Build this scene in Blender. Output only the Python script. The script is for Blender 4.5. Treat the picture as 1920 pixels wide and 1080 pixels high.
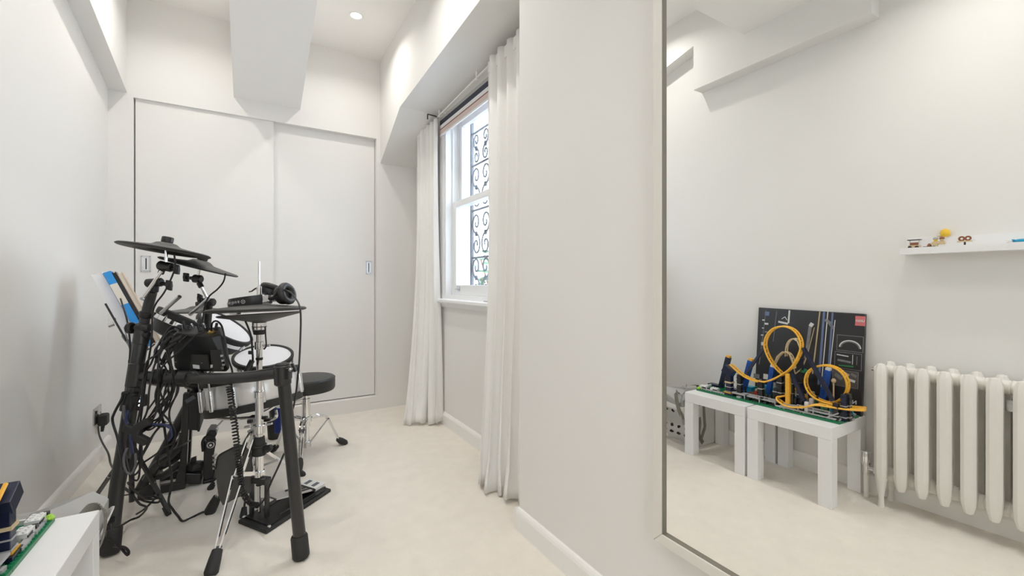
import bpy, bmesh, math, random
from mathutils import Vector as V, Matrix as M
random.seed(7)
for o in list(bpy.data.objects): bpy.data.objects.remove(o, do_unlink=True)
sc = bpy.context.scene
col = sc.collection
PI = math.pi
# Everything is measured in eye-height units (eye at 1.2); K turns them into metres at the end.
K = 0.875
EYE = 1.2
FPX, VPX, HOR = 810.0, 468.0, 531.0            # focal length, depth vanishing point and horizon of the photograph (1920x1080)
TH = math.atan((960 - VPX) / FPX); SN, CS = math.sin(TH), math.cos(TH)
# ---------------- camera, world, exposure
cam = bpy.data.objects.new('camera', bpy.data.cameras.new('camera')); col.objects.link(cam)
cam.location = (0, 0, EYE * K); cam.rotation_euler = (PI / 2, 0, -TH)
cam.data.sensor_width = 36; cam.data.lens = FPX / 1920 * 36; cam.data.shift_y = (HOR - 540) / 1920
cam.data.clip_start = 0.02
sc.camera = cam
w = bpy.data.worlds.new('sky'); sc.world = w; w.use_nodes = True
wb = w.node_tree.nodes['Background']
wb.inputs[0].default_value = (0.84, 0.90, 1.0, 1); wb.inputs[1].default_value = 7.6
sc.view_settings.view_transform = 'Standard'; sc.view_settings.look = 'None'
sc.view_settings.exposure = -0.05; sc.view_settings.gamma = 1; sc.view_settings.use_curve_mapping = False
LAMP = 4.7                                     # watts of one ceiling downlight
sc.cycles.diffuse_bounces = 8; sc.cycles.max_bounces = 14
LAMP_COL = (1.0, 0.97, 0.925)

# ---------------- pixel helpers (a pixel is only a direction; the plane or depth fixes the distance)
def ray(u, v):
    a = (u - 960) / FPX
    return V((SN + a * CS, CS - a * SN, -(v - HOR) / FPX))
def P(u, v, t): return V((0, 0, EYE)) + ray(u, v) * t
def Pz(u, v, z): d = ray(u, v); return V((0, 0, EYE)) + d * ((z - EYE) / d.z)
def Px(u, v, x): d = ray(u, v); return V((0, 0, EYE)) + d * (x / d.x)
def Py(u, v, y): d = ray(u, v); return V((0, 0, EYE)) + d * (y / d.y)
XM = 1.098                                      # mirror glass plane
def Rx(u, v, x):                                # point seen in the mirror, whose real x is known
    p = Px(u, v, 2 * XM - x); return V((x, p.y, p.z))
def camv(r, up, back): return V((CS, -SN, 0)) * r + V((0, 0, 1)) * up - V((SN, CS, 0)) * back

# ---------------- materials
MATS = {}
def mat(name, rgb, rough=0.5, metal=0.0, spec=0.5, noise=0.0, nscale=30, bump=0.0, bscale=200, coat=0.0, emit=None, sheen=0.0, trans=0.0, subsurf=0.0):
    m = bpy.data.materials.new(name); m.use_nodes = True
    nt = m.node_tree; b = nt.nodes['Principled BSDF']
    b.inputs['Base Color'].default_value = (*rgb, 1); b.inputs['Roughness'].default_value = rough
    b.inputs['Metallic'].default_value = metal; b.inputs['Specular IOR Level'].default_value = spec
    if coat: b.inputs['Coat Weight'].default_value = coat; b.inputs['Coat Roughness'].default_value = 0.15
    if sheen: b.inputs['Sheen Weight'].default_value = sheen
    if trans: b.inputs['Transmission Weight'].default_value = trans
    if emit: b.inputs['Emission Color'].default_value = (*emit[:3], 1); b.inputs['Emission Strength'].default_value = emit[3]
    tc = nt.nodes.new('ShaderNodeTexCoord')
    if noise:
        n = nt.nodes.new('ShaderNodeTexNoise'); n.inputs['Scale'].default_value = nscale; n.inputs['Detail'].default_value = 4
        nt.links.new(tc.outputs['Object'], n.inputs['Vector'])
        r = nt.nodes.new('ShaderNodeMix'); r.data_type = 'RGBA'
        r.inputs[6].default_value = (*[max(0, c * (1 - noise)) for c in rgb], 1)
        r.inputs[7].default_value = (*[min(1, c * (1 + noise)) for c in rgb], 1)
        nt.links.new(n.outputs['Fac'], r.inputs[0]); nt.links.new(r.outputs[2], b.inputs['Base Color'])
    if bump:
        n2 = nt.nodes.new('ShaderNodeTexNoise'); n2.inputs['Scale'].default_value = bscale; n2.inputs['Detail'].default_value = 5
        nt.links.new(tc.outputs['Object'], n2.inputs['Vector'])
        bp = nt.nodes.new('ShaderNodeBump'); bp.inputs['Strength'].default_value = bump; bp.inputs['Distance'].default_value = 0.004
        nt.links.new(n2.outputs['Fac'], bp.inputs['Height']); nt.links.new(bp.outputs['Normal'], b.inputs['Normal'])
    MATS[name] = m
    return m
mat('wall_paint', (0.80, 0.788, 0.766), 0.75, noise=0.012, nscale=3, bump=0.03, bscale=160)
mat('ceiling_paint', (0.89, 0.877, 0.855), 0.8, noise=0.01, nscale=3)
mat('door_paint', (0.80, 0.786, 0.762), 0.55, noise=0.01, nscale=4)
mat('trim_paint', (0.88, 0.87, 0.85), 0.4, noise=0.01, nscale=8)
mat('sash_paint', (0.86, 0.87, 0.88), 0.3)
mat('carpet', (0.86, 0.805, 0.72), 0.95, noise=0.07, nscale=14, bump=0.6, bscale=420, sheen=0.2)
mat('curtain_cloth', (0.96, 0.95, 0.93), 0.9, noise=0.02, nscale=60, bump=0.25, bscale=380)
mat('mirror_frame', (0.74, 0.715, 0.66), 0.38, noise=0.03, nscale=20)
mat('dark_gap', (0.03, 0.03, 0.028), 0.8)
mat('rubber', (0.022, 0.022, 0.022), 0.62, noise=0.15, nscale=40)
mat('rack_black', (0.020, 0.020, 0.021), 0.33, spec=0.5, coat=0.25)
mat('plastic_black', (0.014, 0.014, 0.015), 0.36, noise=0.1, nscale=30)
mat('cymbal_rubber', (0.072, 0.070, 0.067), 0.52, noise=0.1, nscale=20, bump=0.05, bscale=200)
mat('cable_black', (0.012, 0.012, 0.013), 0.42)
mat('chrome', (0.82, 0.82, 0.83), 0.09, metal=1.0)
mat('steel', (0.62, 0.62, 0.63), 0.26, metal=1.0)
mat('mesh_head', (0.70, 0.70, 0.725), 0.6, bump=0.1, bscale=700)
mat('shell_silver', (0.84, 0.83, 0.82), 0.28, metal=0.45)
mat('vinyl_black', (0.018, 0.018, 0.018), 0.4, bump=0.12, bscale=300)
mat('gold', (0.75, 0.55, 0.2), 0.3, metal=1.0)
mat('label_white', (0.8, 0.8, 0.78), 0.5)
mat('text_grey', (0.55, 0.55, 0.55), 0.5)
mat('table_white', (0.84, 0.84, 0.845), 0.35, noise=0.01, nscale=12)
mat('radiator_paint', (0.80, 0.78, 0.73), 0.38, noise=0.02, nscale=12)
mat('blue_folder', (0.02, 0.28, 0.72), 0.4)
mat('paper', (0.85, 0.84, 0.86), 0.7, noise=0.03, nscale=40)
mat('page_tan', (0.62, 0.47, 0.36), 0.7, noise=0.12, nscale=30)
mat('page_cream', (0.74, 0.70, 0.62), 0.7, noise=0.05, nscale=30)
mat('iron', (0.13, 0.14, 0.16), 0.6, noise=0.2, nscale=20)
mat('outside_white', (0.72, 0.74, 0.78), 0.8, noise=0.05, nscale=5)
mat('leaf', (0.10, 0.22, 0.12), 0.6, noise=0.3, nscale=10)
mat('lego_green', (0.005, 0.18, 0.07), 0.3)
mat('lego_yellow', (0.86, 0.46, 0.045), 0.32)
mat('lego_navy', (0.010, 0.016, 0.045), 0.3)
mat('lego_blue', (0.010, 0.085, 0.42), 0.3)
mat('lego_azure', (0.02, 0.33, 0.55), 0.3)
mat('lego_grey', (0.42, 0.42, 0.43), 0.35)
mat('lego_white', (0.78, 0.78, 0.77), 0.3)
mat('lego_black', (0.018, 0.018, 0.02), 0.3)
mat('lego_tan', (0.66, 0.52, 0.32), 0.35)
mat('lego_red', (0.5, 0.03, 0.02), 0.35)
mat('lego_lime', (0.35, 0.62, 0.05), 0.35)
mat('lego_brown', (0.25, 0.09, 0.04), 0.4)
mat('skin_yellow', (0.85, 0.55, 0.04), 0.35)
mat('box_black', (0.016, 0.016, 0.018), 0.35, noise=0.2, nscale=6)
mat('box_pic', (0.09, 0.08, 0.075), 0.4, noise=0.5, nscale=40)
mat('logo_pink', (0.62, 0.16, 0.17), 0.4)
mat('print_white', (0.62, 0.62, 0.62), 0.45)
mat('print_dim', (0.20, 0.20, 0.21), 0.45, noise=0.4, nscale=60)
mat('print_tan', (0.50, 0.38, 0.22), 0.45)
mat('print_blue', (0.12, 0.16, 0.30), 0.45)
mat('print_green', (0.03, 0.20, 0.07), 0.45)
mat('bag_white', (0.70, 0.69, 0.67), 0.55, noise=0.06, nscale=12, bump=0.3, bscale=25)
mat('bag_grey', (0.22, 0.21, 0.18), 0.6, noise=0.1, nscale=20)
mat('bag_silver', (0.42, 0.415, 0.40), 0.45, noise=0.12, nscale=8, bump=0.4, bscale=20)
mat('blind_navy', (0.03, 0.035, 0.06), 0.7)
mat('blind_white', (0.80, 0.80, 0.81), 0.7)
mat('blind_red', (0.25, 0.10, 0.09), 0.7)
mat('blind_pink', (0.70, 0.58, 0.54), 0.7)
mat('lamp_glow', (1, 1, 1), 0.5, emit=(1.0, 0.93, 0.85, 14.0))
g = bpy.data.materials.new('mirror_glass'); g.use_nodes = True
b = g.node_tree.nodes['Principled BSDF']; b.inputs['Metallic'].default_value = 1; b.inputs['Roughness'].default_value = 0.0
b.inputs['Base Color'].default_value = (0.93, 0.93, 0.915, 1); MATS['mirror_glass'] = g
g = bpy.data.materials.new('window_glass'); g.use_nodes = True; nt = g.node_tree
nt.nodes.remove(nt.nodes['Principled BSDF']); out = nt.nodes['Material Output']
tr = nt.nodes.new('ShaderNodeBsdfTransparent'); tr.inputs[0].default_value = (0.93, 0.96, 0.97, 1)
gl = nt.nodes.new('ShaderNodeBsdfGlossy'); gl.inputs['Roughness'].default_value = 0.02
fr = nt.nodes.new('ShaderNodeLayerWeight'); fr.inputs[0].default_value = 0.5
pw = nt.nodes.new('ShaderNodeMath'); pw.operation = 'POWER'; pw.inputs[1].default_value = 5
ad = nt.nodes.new('ShaderNodeMath'); ad.operation = 'MULTIPLY_ADD'; ad.inputs[1].default_value = 0.92; ad.inputs[2].default_value = 0.04
nt.links.new(fr.outputs['Facing'], pw.inputs[0]); nt.links.new(pw.outputs[0], ad.inputs[0]); mx = nt.nodes.new('ShaderNodeMixShader')
nt.links.new(ad.outputs[0], mx.inputs[0]); nt.links.new(tr.outputs[0], mx.inputs[1]); nt.links.new(gl.outputs[0], mx.inputs[2])
nt.links.new(mx.outputs[0], out.inputs[0]); MATS['window_glass'] = g
# sheer curtain cloth lets a little light through
nt = MATS['curtain_cloth'].node_tree; b = nt.nodes['Principled BSDF']; out = nt.nodes['Material Output']
tl = nt.nodes.new('ShaderNodeBsdfTranslucent'); tl.inputs[0].default_value = (0.92, 0.91, 0.89, 1)
mx = nt.nodes.new('ShaderNodeMixShader'); mx.inputs[0].default_value = 0.12
nt.links.new(b.outputs[0], mx.inputs[1]); nt.links.new(tl.outputs[0], mx.inputs[2]); nt.links.new(mx.outputs[0], out.inputs[0])

# ---------------- mesh helpers (each adds a shape to a bmesh)
def nb(): return bmesh.new()
def bx(bm, a, b):
    x0, y0, z0 = a; x1, y1, z1 = b
    vs = [bm.verts.new(p) for p in ((x0,y0,z0),(x1,y0,z0),(x1,y1,z0),(x0,y1,z0),(x0,y0,z1),(x1,y0,z1),(x1,y1,z1),(x0,y1,z1))]
    for f in ((0,3,2,1),(4,5,6,7),(0,1,5,4),(1,2,6,5),(2,3,7,6),(3,0,4,7)): bm.faces.new([vs[i] for i in f])
    return bm
def obox(bm, c, ax, ay, az, sx, sy, sz):
    """oriented box: centre, axes, full sizes"""
    c = V(c); ax, ay, az = V(ax).normalized(), V(ay).normalized(), V(az).normalized()
    vs = []
    for k in (-.5, .5):
        for i, j in ((-.5,-.5),(.5,-.5),(.5,.5),(-.5,.5)):
            vs.append(bm.verts.new(c + ax*sx*i + ay*sy*j + az*sz*k))
    for f in ((0,3,2,1),(4,5,6,7),(0,1,5,4),(1,2,6,5),(2,3,7,6),(3,0,4,7)): bm.faces.new([vs[i] for i in f])
    return bm
def frame(d):
    d = V(d).normalized(); a = V((0, 0, 1)) if abs(d.z) < 0.9 else V((1, 0, 0))
    x = a.cross(d).normalized(); return x, d.cross(x), d
def lathe(bm, base, axis, prof, seg=24, cap=True):
    """prof: list of (radius, height along axis)"""
    x, y, d = frame(axis); base = V(base); rings = []
    for r, h in prof:
        if r < 1e-6: rings.append([bm.verts.new(base + d*h)])
        else: rings.append([bm.verts.new(base + d*h + (x*math.cos(2*PI*i/seg) + y*math.sin(2*PI*i/seg))*r) for i in range(seg)])
    for A, B in zip(rings, rings[1:]):
        for i in range(seg):
            j = (i+1) % seg
            if len(A) == 1 and len(B) == 1: break
            if len(A) == 1: bm.faces.new((A[0], B[j], B[i]))
            elif len(B) == 1: bm.faces.new((A[i], A[j], B[0]))
            else: bm.faces.new((A[i], A[j], B[j], B[i]))
    if cap:
        if len(rings[0]) > 2: bm.faces.new(rings[0][::-1])
        if len(rings[-1]) > 2: bm.faces.new(rings[-1])
    return bm
def cyl(bm, a, b, r, r2=None, seg=16, bev=0.0):
    a, b = V(a), V(b); L = (b-a).length; r2 = r if r2 is None else r2
    pr = [(r, 0), (r2, L)] if not bev else [(r-bev, 0), (r, bev), (r2, L-bev), (r2-bev, L)]
    return lathe(bm, a, b-a, pr, seg)
def smooth_path(pts, n=8):
    pts = [V(p) for p in pts]
    if len(pts) < 3: return pts
    q = [pts[0]*2-pts[1]] + pts + [pts[-1]*2-pts[-2]]; out = []
    for i in range(1, len(q)-2):
        p0, p1, p2, p3 = q[i-1:i+3]
        for k in range(n):
            t = k/n; out.append(0.5*((2*p1)+(p2-p0)*t+(2*p0-5*p1+4*p2-p3)*t*t+(3*p1-p0-3*p2+p3)*t**3))
    out.append(pts[-1]); return out
def tube(bm, pts, r, seg=8, smooth=0, closed=False, radii=None):
    pts = smooth_path(pts, smooth) if smooth else [V(p) for p in pts]
    n = len(pts); rings = []; up = None
    for i, p in enumerate(pts):
        a = pts[(i-1) % n] if (closed or i > 0) else p; c = pts[(i+1) % n] if (closed or i < n-1) else p
        d = (c-a).normalized()
        if up is None: x, y, _ = frame(d)
        else:
            x = (up - d*up.dot(d))
            if x.length < 1e-5: x = frame(d)[0]
            x.normalize(); y = d.cross(x)
        up = x; rr = radii[min(len(radii)-1, int(i*len(radii)/n))] if radii else r
        rings.append([bm.verts.new(p + (x*math.cos(2*PI*k/seg) + y*math.sin(2*PI*k/seg))*rr) for k in range(seg)])
    m = n if closed else n-1
    for i in range(m):
        A, B = rings[i], rings[(i+1) % n]
        for k in range(seg): bm.faces.new((A[k], A[(k+1) % seg], B[(k+1) % seg], B[k]))
    if not closed: bm.faces.new(rings[0][::-1]); bm.faces.new(rings[-1])
    return bm
def torus(bm, c, axis, R, r, seg=32, s2=8, a0=0, a1=2*PI):
    x, y, d = frame(axis); full = abs(a1-a0-2*PI) < 1e-6
    k = seg if full else seg+1
    return tube(bm, [V(c) + (x*math.cos(a0+(a1-a0)*i/seg) + y*math.sin(a0+(a1-a0)*i/seg))*R for i in range(k)], r, s2, closed=full)
def prism(bm, poly, off):
    """extrude polygon (3D points) by the vector off"""
    off = V(off); A = [bm.verts.new(V(p)) for p in poly]; B = [bm.verts.new(V(p)+off) for p in poly]; n = len(A)
    bm.faces.new(A[::-1]); bm.faces.new(B)
    for i in range(n): bm.faces.new((A[i], A[(i+1) % n], B[(i+1) % n], B[i]))
    return bm
def bar(bm, a, b, w_, h_, up=(0, 0, 1)):
    """rectangular bar from a to b"""
    a, b = V(a), V(b); d = (b-a).normalized(); x = d.cross(V(up)).normalized(); y = x.cross(d)
    return obox(bm, (a+b)/2, x, y, d, w_, h_, (b-a).length)

# ---------------- object helpers
def obj(name, bm, m, parent=None, org=None, smooth=False, bevel=0.0):
    """link bm as ONE mesh object; coordinates are room coordinates, org (or the parent's place) becomes the origin"""
    me = bpy.data.meshes.new(name); bmesh.ops.recalc_face_normals(bm, faces=bm.faces)
    o = bpy.data.objects.new(name, me)
    if parent is not None:
        root = parent
        base = V(root['_b'])
        o['_b'] = tuple(base); o.parent = parent
    else:
        if org is None:
            xs = [v.co for v in bm.verts]
            org = ((min(p.x for p in xs)+max(p.x for p in xs))/2, (min(p.y for p in xs)+max(p.y for p in xs))/2, min(p.z for p in xs))
        base = V(org); o.location = base; o['_b'] = tuple(base)
    bmesh.ops.translate(bm, verts=bm.verts, vec=-base)
    bm.to_mesh(me); bm.free(); me.materials.append(MATS[m])
    if smooth:
        for p in me.polygons: p.use_smooth = True
        if hasattr(me, 'set_sharp_from_angle'): me.set_sharp_from_angle(angle=math.radians(38))
    col.objects.link(o)
    if bevel:
        md = o.modifiers.new('bevel', 'BEVEL'); md.width = bevel*K; md.segments = 2; md.limit_method = 'ANGLE'
    return o
def thing(name, label, cat, loc, group=None):
    o = bpy.data.objects.new(name, None); col.objects.link(o); o.location = loc; o['_b'] = tuple(loc); o.empty_display_size = 0.05
    o['label'] = label; o['category'] = cat
    if group: o['group'] = group
    return o
def tag(o, label, cat, group=None):
    o['label'] = label; o['category'] = cat
    if group: o['group'] = group
    return o
def struct(name, bm, m, parent=None, label=None, **k):
    o = obj(name, bm, m, parent, **k)
    if parent is None:
        o['kind'] = 'structure'
        if label: o['label'] = label
    return o
def text_mesh(s, size, m, name, parent, c, right, up, depth=0.001, bold=0.0):
    cu = bpy.data.curves.new('t', 'FONT'); cu.body = s; cu.size = size; cu.extrude = depth; cu.align_x = 'CENTER'; cu.align_y = 'CENTER'; cu.resolution_u = 2
    cu.offset = bold
    t = bpy.data.objects.new('t', cu); col.objects.link(t); bpy.context.view_layer.update()
    me = bpy.data.meshes.new_from_object(t.evaluated_get(bpy.context.evaluated_depsgraph_get()))
    bpy.data.objects.remove(t, do_unlink=True)
    r = V(right).normalized(); u_ = V(up).normalized(); n = r.cross(u_)
    mt = M(((r.x, u_.x, n.x, c[0]), (r.y, u_.y, n.y, c[1]), (r.z, u_.z, n.z, c[2]), (0, 0, 0, 1)))
    bm = nb(); bm.from_mesh(me); bm.transform(mt); bpy.data.meshes.remove(me)
    return obj(name, bm, m, parent)
def copy_tree(o, parent=None):
    c = o.copy(); col.objects.link(c); c.parent = parent
    for ch in list(o.children): copy_tree(ch, c)
    return c
# =====================================================================  THE ROOM
XL, XR, XW, YB, YF, ZC = -0.875, 1.13, 1.425, 4.183, -1.6, 3.32
YN = 1.79                                       # where the near right wall turns into the window bay
ZS, YS = 2.95, 1.75                             # lowered ceiling over the near part of the room
struct('floor', bx(nb(), (XL-.1, YF-.1, -.06), (XW+.3, YB+.7, 0)), 'carpet', label='cream wool carpet over the whole floor')
struct('wall_left', bx(nb(), (XL-.1, YF, 0), (XL, YB+.7, ZC)), 'wall_paint', label='plain off-white left wall')
NX0, NX1, NZ0, NZ1 = -.30, .55, 1.15, 2.30           # opening of the fill-light window added behind the viewer
bm = nb(); bx(bm, (XL-.1, YF-.1, 0), (NX0, YF, ZC)); bx(bm, (NX1, YF-.1, 0), (XW+.3, YF, ZC)); bx(bm, (NX0, YF-.1, 0), (NX1, YF, NZ0)); bx(bm, (NX0, YF-.1, NZ1), (NX1, YF, ZC))
struct('wall_near', bm, 'wall_paint', label='plain off-white wall behind the viewer')
struct('wall_right', bx(nb(), (XR, YF, 0), (XW+.3, YN, ZC)), 'wall_paint', label='projecting off-white wall that carries the mirror')
# window bay wall with its opening
WY0, WY1, WZ0, WZ1 = 2.33, 3.45, 1.07, 2.63
bm = nb()
XO = 1.70
bx(bm, (XW, YN, 0), (XO, WY0, ZC)); bx(bm, (XW, WY1, 0), (XO, YB+.7, ZC))
bx(bm, (XW, WY0, 0), (XO, WY1, WZ0)); bx(bm, (XW, WY0, WZ1), (XO, WY1, ZC))
struct('wall_window', bm, 'wall_paint', label='off-white wall of the window bay')
struct('ceiling', bx(nb(), (XL-.1, YF-.1, ZC), (XW+.3, YB+.7, ZC+.08)), 'ceiling_paint', label='white painted ceiling')
struct('trim_1', bx(nb(), (XL, YF, ZS), (XR, YS, ZC)), 'ceiling_paint', label='lowered flat ceiling over the near half of the room')
# boxing along the left wall: a flat near box, then a raking underside falling to the wardrobe
XB = -0.77
struct('trim_2', bx(nb(), (XL, 1.02, 2.71), (XB, 2.15, ZC)), 'wall_paint', label='box casing high on the left wall with a level underside')
bm = nb(); prism(bm, [(XL, 2.15, 3.055), (XL, YB, 2.603), (XL, YB, ZC), (XL, 2.15, ZC)], (XB-XL, 0, 0))
struct('trim_3', bm, 'wall_paint', label='box casing on the left wall with a raking underside')
# raking beam under the ceiling
bm = nb(); prism(bm, [(-.111, 2.14, 3.325), (-.111, YB, 2.714), (-.111, YB, 3.33), (-.111, 2.14, 3.33)], (.489, 0, 0))
struct('trim_4', bm, 'ceiling_paint', label='broad raking beam falling from the ceiling towards the wardrobe')
# casing over the window
XF = 1.068
bm = nb(); prism(bm, [(XF, YN, 2.75), (XF, 3.55, 2.665), (XF, YB, 2.345), (XF, YB, ZC), (XF, YN, ZC)], (XW-XF, 0, 0))
struct('trim_5', bm, 'wall_paint', label='deep casing over the window with a kinked underside')
# wardrobe wall with two sliding doors
DX0, DX1, DZ0, DZ1 = -0.735, 1.032, 0.125, 2.575
bm = nb()
bx(bm, (XL, YB, 0), (DX0, YB+.12, ZC)); bx(bm, (DX1, YB, 0), (XW, YB+.12, ZC))
bx(bm, (DX0, YB, DZ1), (DX1, YB+.12, ZC)); bx(bm, (DX0, YB, 0), (DX1, YB+.12, DZ0))
struct('wall_wardrobe', bm, 'door_paint', label='built-in wardrobe surround filling the end of the room')
struct('wall_wardrobe_inside', bx(nb(), (XL, YB+.55, 0), (XW, YB+.6, ZC)), 'dark_gap', label='dark back of the wardrobe')
def pull(par, x0, x1, z0, z1, y):
    bm = nb(); t = .012
    bx(bm, (x0, y-.004, z0), (x0+t, y, z1)); bx(bm, (x1-t, y-.004, z0), (x1, y, z1))
    bx(bm, (x0+t, y-.004, z0), (x1-t, y, z0+t*1.2)); bx(bm, (x0+t, y-.004, z1-t*1.2), (x1-t, y, z1))
    h = obj('pull_plate', bm, 'steel', par)
    obj('pull_recess', bx(nb(), (x0+t, y-.001, z0+t), (x1-t, y+.002, z1-t)), 'chrome', par)
    bm = nb(); bx(bm, ((x0+x1)/2-.002, y-.003, z0+.02), ((x0+x1)/2+.005, y+.001, z1-.02)); obj('finger_edge', bm, 'dark_gap', h)
    for xx in (x0+.006, x1-.006):
        for zz in (z0+.006, z1-.006): obj('screw', lathe(nb(), (xx, y-.004, zz), (0, -1, 0), [(.003, 0), (.002, .0012), (0, .0014)], 8), 'iron', h)
yd = YB+.022
d = struct('door_1', bx(nb(), (DX0+.008, yd, DZ0+.008), (.176, yd+.03, DZ1+.02)), 'door_paint', label='left sliding wardrobe door with recessed chrome pull')
pull(d, -.697, -.637, 1.284, 1.408, yd)
d = struct('door_2', bx(nb(), (.13, yd+.038, DZ0+.008), (DX1-.004, yd+.068, DZ1+.02)), 'door_paint', label='right sliding wardrobe door set behind the other')
pull(d, .946, 1.0, 1.284, 1.414, yd+.038)
# baseboards: flat board with a rounded top
def baseboard(name, p, q, n, label, h=.105, t=.02):
    p, q, n = V(p), V(q), V(n)
    pr = [(0, 0), (t, 0), (t, h-.022), (t-.004, h-.010), (t-.010, h-.002), (0, h)]
    bm = nb(); prism(bm, [p + n*a + V((0, 0, b)) for a, b in pr], q-p)
    return struct(name, bm, 'trim_paint', label=label)
baseboard('baseboard_left', (XL, YF, 0), (XL, YB, 0), (1, 0, 0), 'white skirting board along the left wall')
baseboard('baseboard_right', (XR, YF, 0), (XR, YN+.0, 0), (-1, 0, 0), 'white skirting board under the mirror wall')
baseboard('baseboard_return', (XR-.02, YN, 0), (XW, YN, 0), (0, 1, 0), 'white skirting board on the return of the window bay')
baseboard('baseboard_window', (XW, YN, 0), (XW, YB, 0), (-1, 0, 0), 'white skirting board under the window')

# ------------------------------------------------------- sash window
fr_ = nb()
jx0, jx1 = XW-.012, XO-.06
bx(fr_, (jx0, WY0, WZ0), (jx1, WY0+.05, WZ1)); bx(fr_, (jx0, WY1-.05, WZ0), (jx1, WY1, WZ1))
bx(fr_, (jx0, WY0+.05, WZ1-.05), (jx1, WY1-.05, WZ1)); bx(fr_, (jx0, WY0+.05, WZ0), (jx1, WY1-.05, WZ0+.03))
for y0, y1 in ((WY0-.06, WY0+.02), (WY1-.02, WY1+.06)): bx(fr_, (XW-.022, y0, WZ0), (XW, y1, WZ1+.02))
win = struct('window_1', fr_, 'sash_paint', label='white timber sash window with iron grille outside')
for y0 in (WY0+.05, WY1-.062):
    bm = nb(); bx(bm, (XW+.045, y0, WZ0+.03), (XW+.057, y0+.012, WZ1-.05)); bx(bm, (XW+.095, y0, WZ0+.03), (XW+.105, y0+.012, WZ1-.05))
    obj('parting_bead', bm, 'sash_paint', win)
def sash(x0, x1, z0, z1, rb, rt, name):
    y0, y1, st = WY0+.052, WY1-.052, .055
    bm = nb(); bx(bm, (x0, y0, z0), (x1, y0+st, z1)); bx(bm, (x0, y1-st, z0), (x1, y1, z1))
    bx(bm, (x0, y0+st, z0), (x1, y1-st, z0+rb)); bx(bm, (x0, y0+st, z1-rt), (x1, y1-st, z1))
    s = obj(name, bm, 'sash_paint', win, bevel=.004)
    obj('pane', bx(nb(), ((x0+x1)/2-.002, y0+st, z0+rb), ((x0+x1)/2+.002, y1-st, z1-rt)), 'window_glass', s)
    return s
lo = sash(XW+.055, XW+.095, WZ0+.03, 1.885, .085, .05, 'lower_sash')
up_ = sash(XW+.107, XW+.147, 1.84, WZ1-.05, .05, .06, 'upper_sash')
for yy in (WY1-.17, WY0+.20):
    bm = nb(); tube(bm, [(XW+.05, yy-.014, WZ0+.085), (XW+.03, yy-.014, WZ0+.08), (XW+.03, yy+.014, WZ0+.08), (XW+.05, yy+.014, WZ0+.085)], .005, 6)
    bx(bm, (XW+.048, yy-.02, WZ0+.065), (XW+.055, yy+.02, WZ0+.105)); obj('sash_lift', bm, 'steel', lo)
bm = nb(); pr = [(0, 0), (0, .035), (-.055, .035), (-.064, .028), (-.064, .010), (-.055, 0)]
prism(bm, [V((XW+a+.06*(a == 0), WY0-.08, WZ0-.035+b)) for a, b in pr], (0, WY1-WY0+.16, 0)); obj('window_sill', bm, 'sash_paint', win)
bm = nb(); prism(bm, [V((XW-.02+a, WY0-.06, WZ0-.075+b)) for a, b in ((0.02, 0), (0, .01), (-.012, .04), (.02, .04))], (0, WY1-WY0+.12, 0)); obj('apron_moulding', bm, 'sash_paint', win)
k = tag(obj('window_key', bx(nb(), (XW-.04, 2.60, WZ0), (XW-.022, 2.665, WZ0+.008)), 'steel', bevel=.003), 'small steel window key lying on the sill', 'key')
bm = nb()
for a, b_ in (((NX0, YF-.09, NZ0), (NX0+.06, YF-.02, NZ1)), ((NX1-.06, YF-.09, NZ0), (NX1, YF-.02, NZ1)), ((NX0, YF-.09, NZ0), (NX1, YF-.02, NZ0+.06)), ((NX0, YF-.09, NZ1-.06), (NX1, YF-.02, NZ1)), (((NX0+NX1)/2-.03, YF-.09, NZ0), ((NX0+NX1)/2+.03, YF-.02, NZ1))): bx(bm, a, b_)
w2 = struct('window_fill', bm, 'sash_paint', label='white casement window added behind the viewer to let in fill light')  # unseen window, added so that sky light fills the room
for xa, xb in ((NX0+.06, (NX0+NX1)/2-.03), ((NX0+NX1)/2+.03, NX1-.06)): obj('pane', bx(nb(), (xa, YF-.058, NZ0+.06), (xb, YF-.054, NZ1-.06)), 'window_glass', w2)
# ------------------------------------------------------- outside: light well, grille, planting
struct('wall_outside_far', bx(nb(), (XO+2.4, -1, -.5), (XO+2.5, 9.0, 1.15)), 'outside_white', label='white wall of the light well opposite the window')
struct('wall_outside_end', bx(nb(), (XO, 4.6, -.5), (XO+2.4, 4.7, 1.6)), 'outside_white', label='white end wall of the light well')
struct('ground_outside', bx(nb(), (XO, -1, -.5), (XO+2.4, 4.6, -.4)), 'outside_white', label='pale paving in the light well')
gx = XO-.03
gt = thing('window_grille', 'wrought iron scrolled security grille outside the sash window', 'grille', (gx, (WY0+WY1)/2, WZ0))
for yy in (WY0+.012, 2.70, 3.08, WY1-.012):
    obj('upright', bx(nb(), (gx-.012, yy-(.022 if yy > 3.4 else .009), WZ0), (gx+.012, yy+.009, WZ1)), 'iron', gt)
for zz in (WZ0+.05, 1.42, 1.83, 2.22, 2.50):
    obj('crossbar', bx(nb(), (gx-.005, WY0+.02, zz-.008), (gx+.005, WY1-.02, zz+.008)), 'iron', gt)
def scroll(cy, cz, s, flip):
    pts = []
    for i in range(40):                         # S scroll: two spirals joined
        t = i/39; a = t*2.6*PI; r = .016 + .062*(1-t)
        pts.append((r*math.cos(a)-.078, r*math.sin(a)))
    pts = [(-(p[0]), -(p[1])-.0) for p in pts[::-1]] + pts
    bm = nb(); tube(bm, [(gx, cy + flip*p[1]*s, cz + p[0]*s*1.25) for p in pts], .0075, 6)
    obj('scroll', bm, 'iron', gt)
    bm = nb(); lathe(bm, (gx, cy, cz-.02), (0, 0, 1), [(.010, 0), (.014, .01), (.014, .03), (.010, .04)], 8); obj('collar', bm, 'iron', gt)
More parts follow.
